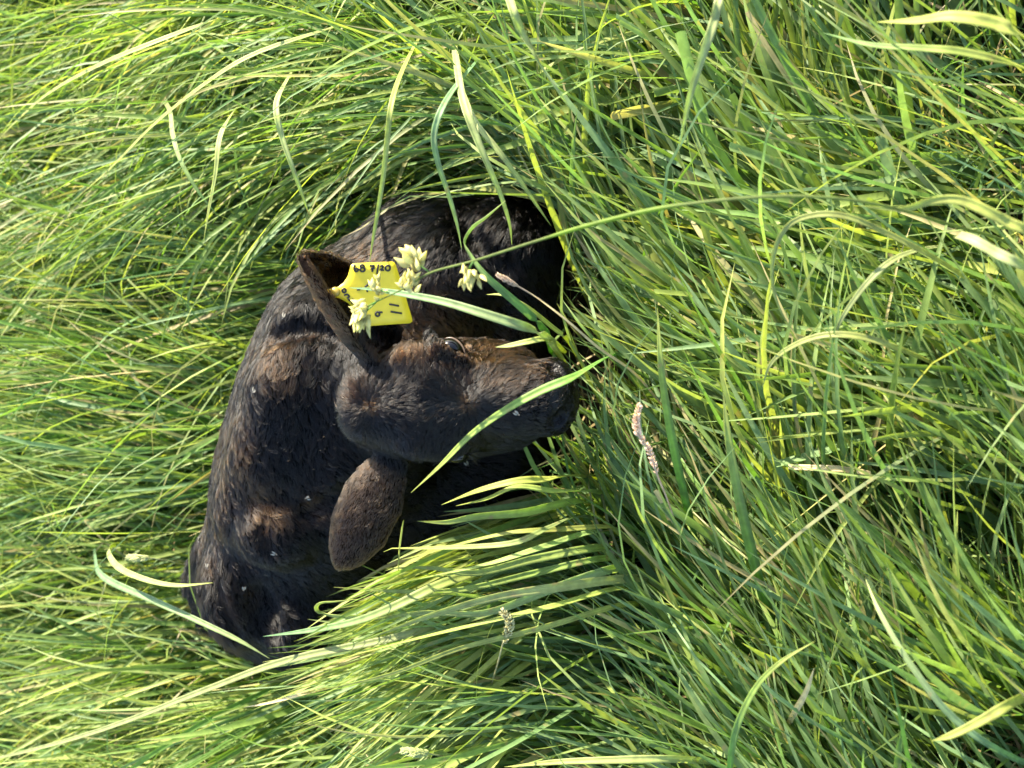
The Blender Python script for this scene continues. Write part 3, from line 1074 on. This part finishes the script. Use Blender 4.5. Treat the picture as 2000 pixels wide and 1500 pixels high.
# the clump that leans over the belly
CLEAR_ALL = CLEAR
CLEAR = np.array([(870, 385), (1075, 385), (1085, 520), (1060, 640), (1090, 690), (1135, 760), (1135, 860), (1060, 880), (1000, 915), (870, 970), (830, 1035), (725, 1120),
                  (625, 1165), (575, 1245), (500, 1265), (420, 1225), (370, 1140), (395, 1030), (440, 900), (480, 780), (520, 660), (570, 560), (575, 490), (690, 470), (780, 425)], float)
NB = 900
tt = rng.random(NB)
bp = P(1085 + 150 * rng.random(NB) + 0 * tt, 930 + 290 * tt, np.full(NB, .02))
bp[:, 2] = 0
an_ = np.radians(rng.normal(199, 9, NB))
dl = norm(np.cos(an_)[:, None] * (-LEFT) + np.sin(an_)[:, None] * UPV + rng.normal(.25, .12, NB)[:, None] * (-FWD))
d0 = norm(dl * .55 + np.array([0, 0, .8]) + rng.normal(0, .08, (NB, 3)))
d1 = norm(dl + np.array([0, 0, -.5]) * rng.uniform(.2, 1.2, NB)[:, None] + rng.normal(0, .15, (NB, 3)))
cc_ = palette(NB, bp, 0.03, 0.6)
C, v, f_, c = blades(bp, d0, d1, rng.uniform(.24, .44, NB), rng.uniform(.003, .008, NB), cc_, cc_ * .8 + YEL * .3, 9, 3, None, rng.normal(0, .8, NB), rng.uniform(.8, 1.7, NB), .2)
add(C, v, f_, c, sweep(C, 0), 30, 9)
CLEAR = CLEAR_ALL
# looser grass outside the picture
NB = 16000
base = scatter(NB, -3.2, 3.2, -1.4, 5.0)
pxb, pyb, _ = project(base + [0, 0, .15])
far_ = (np.abs(base[:, 0]) > 1.15) | (base[:, 1] < -0.3) | (base[:, 1] > 2.45)
base = base[far_ & ~((pxb > 0) & (pxb < 2000) & (pyb > 0) & (pyb < 1500))]; NB = len(base)
dl = lay_dir(base + [0, 0, .12], rng.normal(0, 0.5, NB), rng.normal(0.1, 0.3, NB))
d0 = norm(dl * 0.6 + np.array([0, 0, 0.8]) + rng.normal(0, 0.15, (NB, 3)))
d1 = norm(dl + np.array([0, 0, -0.8]) * rng.uniform(0.2, 1.4, NB)[:, None] + rng.normal(0, 0.3, (NB, 3)))
C, v, f_, c = blades(base, d0, d1, rng.uniform(0.22, 0.45, NB), rng.uniform(0.005, 0.011, NB), palette(NB, base, 0.04, 0.35), palette(NB, base, 0.08, 0.5), 6, 2, None,
                     rng.normal(0, 1.0, NB), rng.uniform(1.0, 2.4, NB))
add(C, v, f_, c, np.ones(NB, bool), 14, 6)
grass = link('grass', make_mesh('grass', np.concatenate(ALLV), [np.concatenate(ALLF)], True, np.concatenate(ALLC)), MAT_LEAF)
tag(grass, 'long bent green pasture grass all round the calf', 'grass', kind='stuff')

# dead thatch
NB = 2600
base = scatter(NB, -1.0, 1.0, -0.3, 2.3); base[:, 2] = rng.uniform(0.005, 0.10, NB)
an = rng.uniform(0, 6.28, NB)
d0 = norm(np.stack([np.cos(an), np.sin(an), rng.normal(0.05, 0.2, NB)], 1))
d1 = norm(d0 + rng.normal(0, 0.3, (NB, 3)))
cs = STRAW * rng.uniform(0.25, 0.9, NB)[:, None] * np.array([1, .92, .8])
C, v, f_, c = blades(base, d0, d1, rng.uniform(0.06, 0.22, NB), rng.uniform(0.0015, 0.004, NB), cs, cs, 5, 2, None, rng.normal(0, 1.5, NB), 1.0)
keep = sweep(C, 0)
vk = np.repeat(keep, 12)
fk = f_[keep[f_[:, 0] // 12]]
dead = link('dead_grass', make_mesh('dead_grass', v[vk], [(np.cumsum(vk) - 1)[fk]], True, c[vk]), MAT_STRAW)
tag(dead, 'straw coloured dead grass lying at the foot of the green blades', 'dead grass', kind='stuff')


# ------------------------------------------------------------------ single blades that stand out
def hero(label, pts_, wmm, col, tipcol=None, name='grass_leaf', blunt=False, fold=0.22, roll=0.0, twist=0.0, seg=28, mat=None, cat='grass blade', group=None):
    """pts_: (px, py, height) from base to tip"""
    p3 = np.array([onz(*q_) for q_ in pts_])
    c3 = catmull(p3, seg + 1)
    for _ in range(3):
        dv, _, _ = sdf(c3)
        bad = dv < 0.008
        if bad.any(): c3[bad] += grad(c3[bad]) * (0.010 - dv[bad])[:, None]
    t = np.linspace(0, 1, seg + 1)
    tg = norm(np.gradient(c3, axis=0))
    upn = norm(np.array([0.25, -0.25, 1.0]))
    S = norm(np.cross(tg, upn)); N = np.cross(S, tg)
    ph = (roll + twist * t)[:, None]
    S2 = S * np.cos(ph) + N * np.sin(ph); N2 = np.cross(S2, tg)
    prof = np.interp(t, [0, .06, .4, .8, 1], [.6, .9, 1, .95, .9] if blunt else [.55, .85, 1, .62, .03])
    wv = (0.0005 * wmm * prof)[:, None]
    offs = [(-1, fold * 2), (-.45, fold * .7), (0, 0), (.45, fold * .7), (1, fold * 2)]
    vs = np.stack([c3 + S2 * wv * a_ + N2 * wv * b_ for a_, b_ in offs], 1)
    m = len(offs)
    lower = vs - N2[:, None] * 0.00025
    top = vs.reshape(-1, 3); bot = lower.reshape(-1, 3)
    k_ = len(top)
    qs = []
    for i_ in range(seg):
        for a_ in range(m - 1):
            o_ = i_ * m + a_
            qs.append((o_, o_ + 1, o_ + 1 + m, o_ + m)); qs.append((k_ + o_, k_ + o_ + m, k_ + o_ + 1 + m, k_ + o_ + 1))
        o_ = i_ * m
        qs.append((o_, o_ + m, k_ + o_ + m, k_ + o_)); o_ += m - 1
        qs.append((o_, k_ + o_, k_ + o_ + m, o_ + m))
    col = np.asarray(col); tipcol = col if tipcol is None else np.asarray(tipcol)
    cc = col * (1 - t[:, None] ** 1.5) + tipcol * t[:, None] ** 1.5
    strip = np.array([1.0, .93, 1.16, .93, 1.0])
    cc = (cc[:, None] * strip[None, :, None]).reshape(-1, 3)
    org = p3[0].copy()
    me = make_mesh(name, np.concatenate([top, bot]) - org, [np.array(qs)], True, np.concatenate([cc, cc]))
    o = link(name, me, mat or MAT_LEAF)
    o.location = org
    tag(o, label, cat, group)
    return o


LIME = YEL * 1.1; PALE = np.array([.40, .44, .17]); GRN = MID * 1.15
hero('broad bright green blade curving across the calf\'s muzzle', [(1215, 690, .06), (1185, 700, .25), (1125, 735, .40), (1060, 762, .425), (990, 800, .435), (920, 850, .43), (860, 910, .42), (803, 962, .405)], 8.2, GRN * 1.4, LIME)
hero('wide pale green blade reaching over the yellow ear tag', [(1105, 690, .10), (1068, 660, .36), (1040, 645, .42), (1005, 632, .445), (940, 611, .46), (870, 590, .465), (800, 576, .465), (735, 566, .46), (683, 562, .45)], 9, PALE * .8, BLUE * 1.5, roll=.2)
hero('twisted blade folding back above the calf\'s chest beside a seed cluster', [(1080, 700, .05), (1068, 650, .32), (1020, 600, .38), (975, 560, .40), (945, 530, .41), (918, 492, .41), (909, 472, .41), (925, 445, .41), (950, 425, .41), (987, 392, .40)], 9, GRN, PALE, twist=2.0)
hero('thin blade hanging straight down onto the top edge of the ear tag', [(840, 40, .05), (800, 110, .35), (768, 190, .46), (757, 270, .46), (748, 350, .45), (735, 430, .43), (728, 470, .42), (722, 512, .41)], 5.5, LIME, PALE, twist=1.0)
hero('pale blade drooping over the calf\'s shoulder with its tip near the pale seed cluster', [(960, 90, .05), (915, 140, .33), (870, 200, .42), (848, 262, .43), (856, 320, .42), (876, 380, .40), (893, 440, .38), (902, 488, .36)], 6.5, BLUE * 1.3, PALE, twist=.7)
hero('long pale blade drooping down the middle of the dark chest', [(885, 60, .05), (892, 120, .34), (905, 200, .40), (930, 270, .40), (955, 330, .39), (978, 385, .37), (995, 440, .35), (1000, 479, .33)], 8, PALE, PALE, twist=1.3)
hero('straight pale blade ending at the right side of the calf\'s chest', [(880, 110, .05), (900, 170, .32), (930, 240, .38), (970, 290, .38), (1010, 345, .36), (1048, 400, .33), (1077, 442, .30)], 6, PALE, YEL)
hero('twisted yellow blade hanging in from the middle of the top edge', [(985, -60, .2), (995, 0, .42), (1018, 65, .42), (1040, 105, .42), (1062, 140, .41), (1090, 180, .40), (1113, 212, .38)], 9, PALE, PALE, twist=2.4)
hero('long pale blade hanging down alone from the top edge right of centre', [(1440, -80, .2), (1410, -20, .42), (1395, 40, .44), (1375, 100, .44), (1352, 170, .43), (1338, 230, .41), (1327, 292, .39)], 7.5, PALE * .9, PALE, twist=1.0)
hero('long grey green blade slanting down to the calf\'s rump', [(185, 1040, .05), (188, 1090, .26), (205, 1128, .33), (300, 1172, .345), (400, 1218, .335), (470, 1252, .32), (526, 1286, .30)], 9.5, BLUE * 1.3, PALE)
hero('curved yellow green blade with its tip touching the calf\'s tail', [(245, 1060, .10), (214, 1072, .30), (232, 1108, .36), (290, 1134, .37), (350, 1144, .36), (416, 1138, .34)], 8.5, PALE, LIME, twist=.6)
hero('longest broad blade sweeping to the left edge below the calf', [(960, 1180, .12), (860, 1218, .26), (760, 1248, .32), (560, 1290, .36), (400, 1348, .38), (200, 1425, .38), (20, 1475, .36), (-80, 1490, .34)], 8.5, PALE * .7, PALE * .85)
hero('blade curled back in a hook over the calf\'s belly', [(900, 1210, .10), (820, 1208, .26), (735, 1203, .31), (670, 1202, .33), (634, 1197, .34), (620, 1188, .352), (628, 1179, .36), (655, 1176, .362), (700, 1170, .355)], 9, PALE, LIME, roll=.5, twist=1.6)
hero('broad blade reaching left across the dark belly to a fine point', [(1040, 1060, .08), (950, 1110, .26), (860, 1142, .33), (770, 1185, .36), (690, 1215, .365), (600, 1232, .36), (514, 1243, .34)], 10.5, LIME * .9, BLUE * 1.4)
hero('thick white lit blade lying in from the right edge', [(2120, 600, .10), (2060, 555, .3), (1995, 520, .40), (1940, 492, .41), (1900, 470, .41), (1872, 460, .40)], 8, np.array([.34, .40, .16]), np.array([.40, .42, .18]), blunt=True)
hero('tall blade arching over and hanging in a hook right of centre', [(1990, 620, .06), (1850, 520, .3), (1720, 450, .36), (1650, 422, .38), (1590, 420, .385), (1540, 440, .38), (1512, 490, .37), (1508, 555, .355), (1528, 615, .34), (1562, 662, .32)], 5.2, LIME * .8, PALE * .8, twist=.8)
hero('pale curved blade bending down from the cut leaves at the right', [(1850, 480, .10), (1790, 490, .28), (1738, 512, .34), (1692, 555, .35), (1655, 605, .345), (1636, 640, .335), (1630, 668, .32)], 5.2, PALE * .8, PALE * .8)
hero('yellow green arched blade below the hooked one at the right', [(1880, 740, .05), (1780, 692, .28), (1690, 660, .33), (1610, 655, .34), (1545, 678, .335), (1505, 712, .32), (1488, 760, .30)], 6, LIME * .8, PALE * .8)
hero('bright lime blade curving in at the top right corner', [(2080, 130, .10), (2000, 75, .38), (1940, 48, .42), (1860, 34, .43), (1790, 42, .42), (1713, 43, .40)], 11, LIME, LIME)
hero('thin lime blade running level below the top right corner', [(2060, 160, .10), (1980, 128, .33), (1880, 103, .38), (1800, 95, .39), (1700, 88, .39), (1608, 64, .38)], 7, LIME, GRN)
hero('wavy bright lime blade at the right edge above the white lit one', [(2110, 560, .08), (2030, 470, .36), (1960, 430, .40), (1880, 392, .41), (1820, 392, .41), (1760, 408, .41), (1675, 402, .40)], 8, LIME, LIME, twist=1.0)
hero('long yellow blade arching down from the top edge at the upper left', [(760, 20, .05), (650, 55, .30), (500, 105, .38), (400, 165, .39), (300, 245, .37), (215, 330, .34), (140, 395, .30)], 6, PALE, YEL)
hero('arched blade bowing toward the upper left corner', [(520, 10, .06), (420, 40, .3), (290, 88, .37), (190, 130, .37), (100, 180, .35), (40, 230, .32), (-20, 290, .28)], 7, PALE, YEL)
hero('pale blade dropping steeply left of the shaded hollow', [(590, 110, .06), (560, 160, .32), (540, 205, .38), (550, 265, .38), (572, 330, .37), (592, 385, .35), (606, 427, .33)], 7, PALE, PALE * 1.1, twist=.8)
hero('pale yellow blade hanging over the grass at the upper left', [(480, 190, .06), (450, 230, .32), (430, 272, .37), (422, 340, .37), (408, 415, .35), (398, 468, .33)], 7.5, PALE, YEL * 1.1)
hero('thin curved blade drooping beside the pale hanging one at the upper left', [(300, 180, .06), (330, 210, .30), (338, 260, .35), (352, 310, .36), (385, 370, .35), (428, 425, .33)], 7, PALE, GRN)
hero('tall straight blade rising right of the calf\'s muzzle', [(1395, 1210, .03), (1345, 1000, .2), (1318, 880, .28), (1300, 780, .33), (1290, 700, .36), (1284, 600, .37)], 9, GRN * 1.2, YEL)
hero('wide ribbed blade standing up from the lower right', [(1540, 1330, .02), (1490, 1160, .18), (1450, 1000, .27), (1425, 870, .31), (1412, 765, .33)], 11, GRN, LIME)
hero('arched pale blade rising from the bottom edge right of centre', [(1420, 1600, .05), (1425, 1510, .3), (1438, 1425, .36), (1475, 1345, .37), (1525, 1293, .37), (1592, 1252, .36)], 6, GRN * 1.2, YEL)
hero('flat yellow blade lying along the bottom edge', [(1420, 1488, .12), (1320, 1482, .25), (1200, 1484, .30), (1090, 1488, .32), (985, 1498, .33)], 8, PALE, LIME)
hero('broad bent blade of grey green at the lower right', [(2080, 1520, .05), (1960, 1470, .28), (1860, 1400, .33), (1780, 1300, .35), (1720, 1200, .35), (1690, 1130, .33)], 6, BLUE * 1.2, PALE)
hero('yellow blade crossing the lower right in a long slant', [(2060, 1330, .10), (1980, 1370, .33), (1920, 1405, .36), (1860, 1435, .37), (1820, 1447, .37)], 8, YEL, YEL)
hero('narrow lime blade pointing down at the calf\'s foreleg', [(1130, 700, .05), (1110, 665, .25), (1080, 640, .3), (1030, 600, .34), (985, 577, .35), (950, 575, .35)], 5, LIME, LIME)
hero('small lime blade pointing left beside the calf\'s cheek', [(1110, 720, .08), (1085, 680, .30), (1063, 664, .35), (1030, 668, .37), (995, 675, .375), (968, 678, .375)], 7, LIME, PALE)
hero('thin upright blade standing alone below the lower ear', [(778, 1145, .2), (779, 1110, .30), (781, 1075, .37), (785, 1040, .41), (788, 1016, .43)], 4, LIME, LIME)

# blades of the clump that leans over the belly
clump = [((1130, 1010), (1000, 1060), (744, 1071)), ((1160, 1040), (960, 1100), (727, 1148)), ((1120, 980), (930, 1020), (815, 1018)), ((1150, 960), (1010, 960), (890, 988)),
         ((1120, 930), (1010, 945), (862, 986)), ((1180, 1090), (900, 1150), (652, 1147)), ((1200, 1110), (950, 1190), (690, 1218)), ((1170, 1070), (930, 1110), (755, 1110)),
         ((1210, 1150), (950, 1220), (650, 1290)), ((1220, 1180), (900, 1270), (620, 1350)), ((1230, 1130), (960, 1160), (700, 1255)), ((1190, 1030), (1000, 1040), (790, 1095))]
where = ['tip below the lower ear', 'tip touching the flank', 'tip beside the lower ear', 'short, beside the foreleg', 'topmost, tip under the head', 'longest tip on the belly',
         'tip crossing the curled one', 'tip on the thigh', 'lower, reaching the rump', 'lowest, reaching past the rump', 'steep one at the rump', 'middle one over the thigh']
for q_, ((b_, m_, t_), wh) in enumerate(zip(clump, where)):
    z1 = .27 + .07 * rng.random(); jy = rng.normal(0, 4, 3)
    hero('yellow green blade of the clump over the belly: ' + wh, [(b_[0] + 60, b_[1] + 10, .04), (b_[0], b_[1], .22), ((b_[0] + m_[0]) / 2, (b_[1] + m_[1]) / 2, z1), (m_[0], m_[1] + jy[0], z1 + .04),
          ((m_[0] * .5 + t_[0] * .5), (m_[1] * .5 + t_[1] * .5) + jy[1], z1 + .05), (t_[0], t_[1], z1 + .03)], 5.5 + 4.5 * rng.random(), LIME * rng.uniform(.65, 1.1) * np.array([rng.uniform(.75, 1.05), 1, rng.uniform(.8, 1.8)]), YEL, twist=rng.normal(0, .7), group='clump over the belly', roll=rng.normal(0, .3))

# ------------------------------------------------------------------ seed heads
def spikelet_mesh(L, R, n=7):
    t = np.linspace(0, 1, 7)
    r = R * np.array([.25, .75, 1.0, .92, .65, .32, .02])
    a_ = np.linspace(0, 2 * math.pi, n, endpoint=False)
    v = np.stack([(r[:, None] * np.cos(a_)), (0.55 * r[:, None] * np.sin(a_)), np.repeat(t[:, None] * L, n, 1)], -1).reshape(-1, 3)
    f_ = [(i_ * n + j_, i_ * n + (j_ + 1) % n, (i_ + 1) * n + (j_ + 1) % n, (i_ + 1) * n + j_) for i_ in range(6) for j_ in range(n)]
    return v, np.array(f_)


def cluster(name, parent, at, spread, n, L, col, rad=0.010, up=None):
    """a tight bunch of flattened spikelets, one mesh per bunch"""
    vs, fs, cs, o_ = [], [], [], 0
    for q_ in range(n):
        d = norm(spread + rng.normal(0, 0.40, 3))
        x_ = norm(np.cross(d, rng.normal(size=3))); y_ = np.cross(d, x_)
        v, f_ = spikelet_mesh(L * rng.uniform(.7, 1.15), L * .25)
        v = v @ np.stack([x_, y_, d]) + at + rng.normal(0, rad * 0.35, 3) + d * rad * rng.uniform(-.2, .6)
        vs.append(v); fs.append(f_ + o_); o_ += len(v)
        c0 = col * rng.uniform(.8, 1.15)
        tt = np.repeat(np.linspace(0, 1, 7), 7)[:, None]
        cs.append(c0 * (0.85 + 0.3 * tt))
    o = link(name, make_mesh(name, np.concatenate(vs), [np.concatenate(fs)], True, np.concatenate(cs)), MAT_SEED, parent)
    return o


SEED = np.array([.62, .55, .21])
stem_px = [(2060, 520, .02), (1960, 470, .25), (1860, 440, .37), (1740, 405, .44), (1620, 386, .48), (1480, 385, .50), (1300, 405, .515), (1150, 440, .52), (1040, 473, .52), (930, 508, .52), (842, 532, .52), (795, 560, .52), (745, 585, .515)]
sp = np.array([onz(*q_) for q_ in stem_px])
c3 = catmull(sp, 70)
rad_ = np.interp(np.linspace(0, 1, 70), [0, .3, .48, .50, .62, .64, .9, 1], [.0013, .0013, .0012, .0019, .0017, .0011, .0009, .0005])
sh = bpy.data.objects.new('grass_seed_head', None); COL.objects.link(sh); sh.location = sp[0]
tag(sh, 'flowering grass stalk with pale yellow seed clusters in front of the ear tag', 'seed head')
v, f_ = tube(c3, rad_, 8)
g_ = np.repeat(np.interp(np.linspace(0, 1, 70), [0, .48, .5, .63, .65, 1], [0, 0, 1, 1, 0, 0]), 8)[:, None]
link('stem', make_mesh('stem', v, f_, True, np.array([.15, .19, .045]) * (1 - g_) + np.array([.16, .24, .02]) * g_), MAT_LEAF, sh)
R_, U_, K_ = -LEFT, UPV, -FWD
for (cx, cy, bx, by, n_, L_, dr) in ((815, 515, 838, 531, 9, .0175, (-.45, .85)), (915, 527, 925, 510, 12, .0140, (.0, -.8)), (800, 563, 795, 560, 10, .0130, (.2, .7)),
                                      (738, 566, 760, 572, 7, .0135, (-.4, .6)), (715, 600, 748, 583, 13, .0150, (-.8, -.35)), (706, 618, 735, 590, 7, .0170, (-.15, -1.0))):
    at = onz(cx, cy, .52)
    br, f_ = tube(np.array([onz(bx, by, .52), (onz(bx, by, .52) + at) / 2 + K_ * .002, at]), .0007, 6)
    b_o = link('branch', make_mesh('branch', br, f_, True, MID * 1.2), MAT_LEAF, sh)
    cluster('spikelet_cluster', sh, at, dr[0] * R_ + dr[1] * U_ + .25 * K_, int(n_ * 2.2), L_ * .80, SEED, .0085)


def spike(label, pts_, rmm, col, stem, name='grass_seed_head'):
    """narrow dense ear on a thin stalk"""
    p3 = np.array([onz(*q_) for q_ in stem + pts_])
    o = bpy.data.objects.new(name, None); COL.objects.link(o); o.location = p3[0]
    tag(o, label, 'seed head')
    v, f_ = tube(catmull(p3, 40), .0009, 6)
    link('stem', make_mesh('stem', v, f_, True, np.asarray(col) * .6), MAT_STRAW, o)
    ear = catmull(np.array([onz(*q_) for q_ in pts_]), 60)
    vs, fs, cs, o_ = [], [], [], 0
    tg = norm(np.gradient(ear, axis=0))
    for q_ in range(150):
        k_ = rng.integers(0, 60)
        rr = rmm * .001 * (1 - .6 * abs(k_ / 59 - .45))
        sd = norm(np.cross(tg[k_], rng.normal(size=3)))
        d = norm(tg[k_] * .9 + sd * .6)
        x_ = norm(np.cross(d, rng.normal(size=3))); y_ = np.cross(d, x_)
        v, f_ = spikelet_mesh(rr * 1.7, rr * .42, 5)
        vs.append(v @ np.stack([x_, y_, d]) + ear[k_] + sd * rr * .35); fs.append(f_ + o_); o_ += len(v)
        cs.append(np.tile(col * rng.uniform(.75, 1.15), (len(v), 1)))
    e = link('ear', make_mesh('ear', np.concatenate(vs), [np.concatenate(fs)], True, np.concatenate(cs)), MAT_STRAW, o)
    return o


spike('pinkish dry seed head standing right of the calf\'s muzzle', [(1283, 925, .34), (1268, 880, .36), (1247, 850, .38), (1243, 820, .39), (1249, 793, .40)], 3.4, np.array([.85, .60, .42]), [(1340, 1100, .02), (1312, 1000, .26)])
spike('fat cream seed spike in the grass below the calf', [(983, 1255, .33), (992, 1235, .34), (994, 1212, .35), (983, 1196, .355)], 4.5, np.array([.55, .50, .24]), [(940, 1400, .05), (968, 1310, .26)])
spike('pale green bristly spike at the bottom edge', [(838, 1472, .33), (815, 1470, .34), (788, 1466, .345)], 4.5, np.array([.40, .44, .16]), [(960, 1490, .05), (890, 1482, .27)])
spike('short cream spike left of the calf\'s rump', [(292, 1090, .31), (270, 1090, .32), (252, 1088, .325)], 4.5, np.array([.48, .50, .20]), [(420, 1120, .08), (340, 1098, .26)])
spike('pinkish dried floret stalk beside the calf\'s folded foreleg', [(1010, 558, .36), (990, 547, .37), (972, 537, .375)], 2.7, np.array([.62, .45, .32]), [(1140, 660, .05), (1075, 600, .30)])

# ------------------------------------------------------------------ dry stalks
hero('straw coloured dry stem lying in the grass left of the bottom centre', [(640, 1345, .28), (590, 1356, .33), (530, 1372, .35), (474, 1382, .355)], 4, STRAW * 1.2, STRAW * 1.2, name='dry_straw', cat='straw', mat=MAT_STRAW)
hero('thick cream dry stem standing below the pinkish seed head', [(1325, 1090, .04), (1310, 1020, .2), (1297, 985, .25), (1281, 957, .28)], 6, STRAW * 1.2, STRAW * 1.25, name='dry_straw', cat='straw', blunt=True, mat=MAT_STRAW)
hero('pale broken stem lying level at the right below the middle', [(1700, 925, .20), (1640, 916, .22), (1590, 914, .22), (1540, 912, .22)], 6, STRAW * 1.1, STRAW * 1.25, name='dry_straw', cat='straw', blunt=True, mat=MAT_STRAW)
hero('leaning dry stem at the lower right near the bottom', [(1530, 1430, .1), (1556, 1385, .25), (1575, 1350, .30), (1590, 1305, .33)], 6, STRAW * 1.2, STRAW * 1.3, name='dry_straw', cat='straw', mat=MAT_STRAW)
hero('long dry stem slanting past the calf\'s foreleg', [(1300, 800, .15), (1240, 730, .25), (1170, 680, .31), (1100, 620, .345), (1030, 568, .365)], 3, STRAW, STRAW * 1.1, name='dry_straw', cat='straw', mat=MAT_STRAW)

# ------------------------------------------------------------------ flies
wing_t = np.linspace(0, 1, 8)
wl = np.stack([0.0016 * np.sin(wing_t ** .8 * math.pi) + .0004, wing_t * .0075, 0 * wing_t], 1)
wing_v = np.concatenate([wl, np.stack([-0.0006 * np.sin(wing_t * math.pi), wing_t * .0075, 0 * wing_t], 1)])
wing_f = np.array([(k_, k_ + 1, 8 + k_ + 1, 8 + k_) for k_ in range(7)])
wing_me = make_mesh('wing', np.concatenate([wing_v, wing_v - [0, 0, .0001]]), [wing_f, wing_f[:, ::-1] + 16]); wing_me.materials.append(MAT_WING)
v1, f1 = uv_ball(np.array([0, 0, .0012]), (.0014, .0034, .0012), np.eye(3), 10, 8)
bod_me = make_mesh('abdomen', v1, [f1]); bod_me.materials.append(MAT_FLY)
v1, f1 = uv_ball(np.array([0, -.0042, .0013]), (.0013, .0011, .0011), np.eye(3), 10, 6)
head_me = make_mesh('fly_head', v1, [f1]); head_me.materials.append(MAT_FLY)
fly_spots = [(781, 717, 70, 'on the calf\'s forehead below the sunlit eye'), (697, 780, 30, 'topmost of the three on the poll tuft'), (695, 801, 100, 'middle one of the three on the poll tuft'),
             (701, 822, 60, 'lowest of the three on the poll tuft'), (785, 884, 0, 'at the root of the lower ear'), (557, 618, 60, 'on the withers left of the tagged ear'),
             (499, 763, 40, 'on the edge of the back halfway down'), (392, 1053, 80, 'on the edge of the rump above the tail'), (537, 1079, 150, 'on the hip near the row of tufts'),
             (521, 1120, 90, 'in the middle of the rump'), (477, 1148, 75, 'left of the hollow in the rump'), (602, 971, 20, 'on the flank above the hip'), (408, 1105, 85, 'on the tail head'),
             (898, 893, 120, 'beside the shaded lower eye'), (911, 906, 130, 'under the shaded lower eye'), (1009, 806, 140, 'on the side of the muzzle below the broad blade')]
for fx_, fy_, an, wh in fly_spots:
    p = on_body(fx_, fy_, 0.0050)
    if p is None: continue
    nz_ = grad(p[None])[0]
    t0 = norm(math.cos(math.radians(an)) * R_ + math.sin(math.radians(an)) * U_)
    t0 = norm(t0 - nz_ * (t0 @ nz_)); s0 = np.cross(t0, nz_)
    fs_ = rng.uniform(.68, .92); sp_ = rng.uniform(.12, .5); yw_ = rng.normal(0, .25)
    fo = bpy.data.objects.new('fly', None); COL.objects.link(fo)
    Mx = Matrix.Identity(4)
    for i_, vv in enumerate((s0, t0, nz_)):
        for r in range(3): Mx[r][i_] = vv[r] * fs_
    for r in range(3): Mx[r][3] = p[r] + nz_[r] * .001
    fo.matrix_world = Mx
    tag(fo, 'small pale winged fly ' + wh, 'fly', 'flies on the calf')
    for nm_, me_ in (('abdomen', bod_me), ('fly_head', head_me)):
        o = bpy.data.objects.new(nm_, me_); COL.objects.link(o); o.parent = fo
    for sgn in (-1, 1):
        o = bpy.data.objects.new('wing', wing_me); COL.objects.link(o); o.parent = fo
        o.location = (sgn * .0006, -.0022, .0026)
        o.rotation_euler = (0.12, sgn * 0.15, -sgn * sp_ + yw_ * .4)
        o.scale = (sgn, 1, 1)
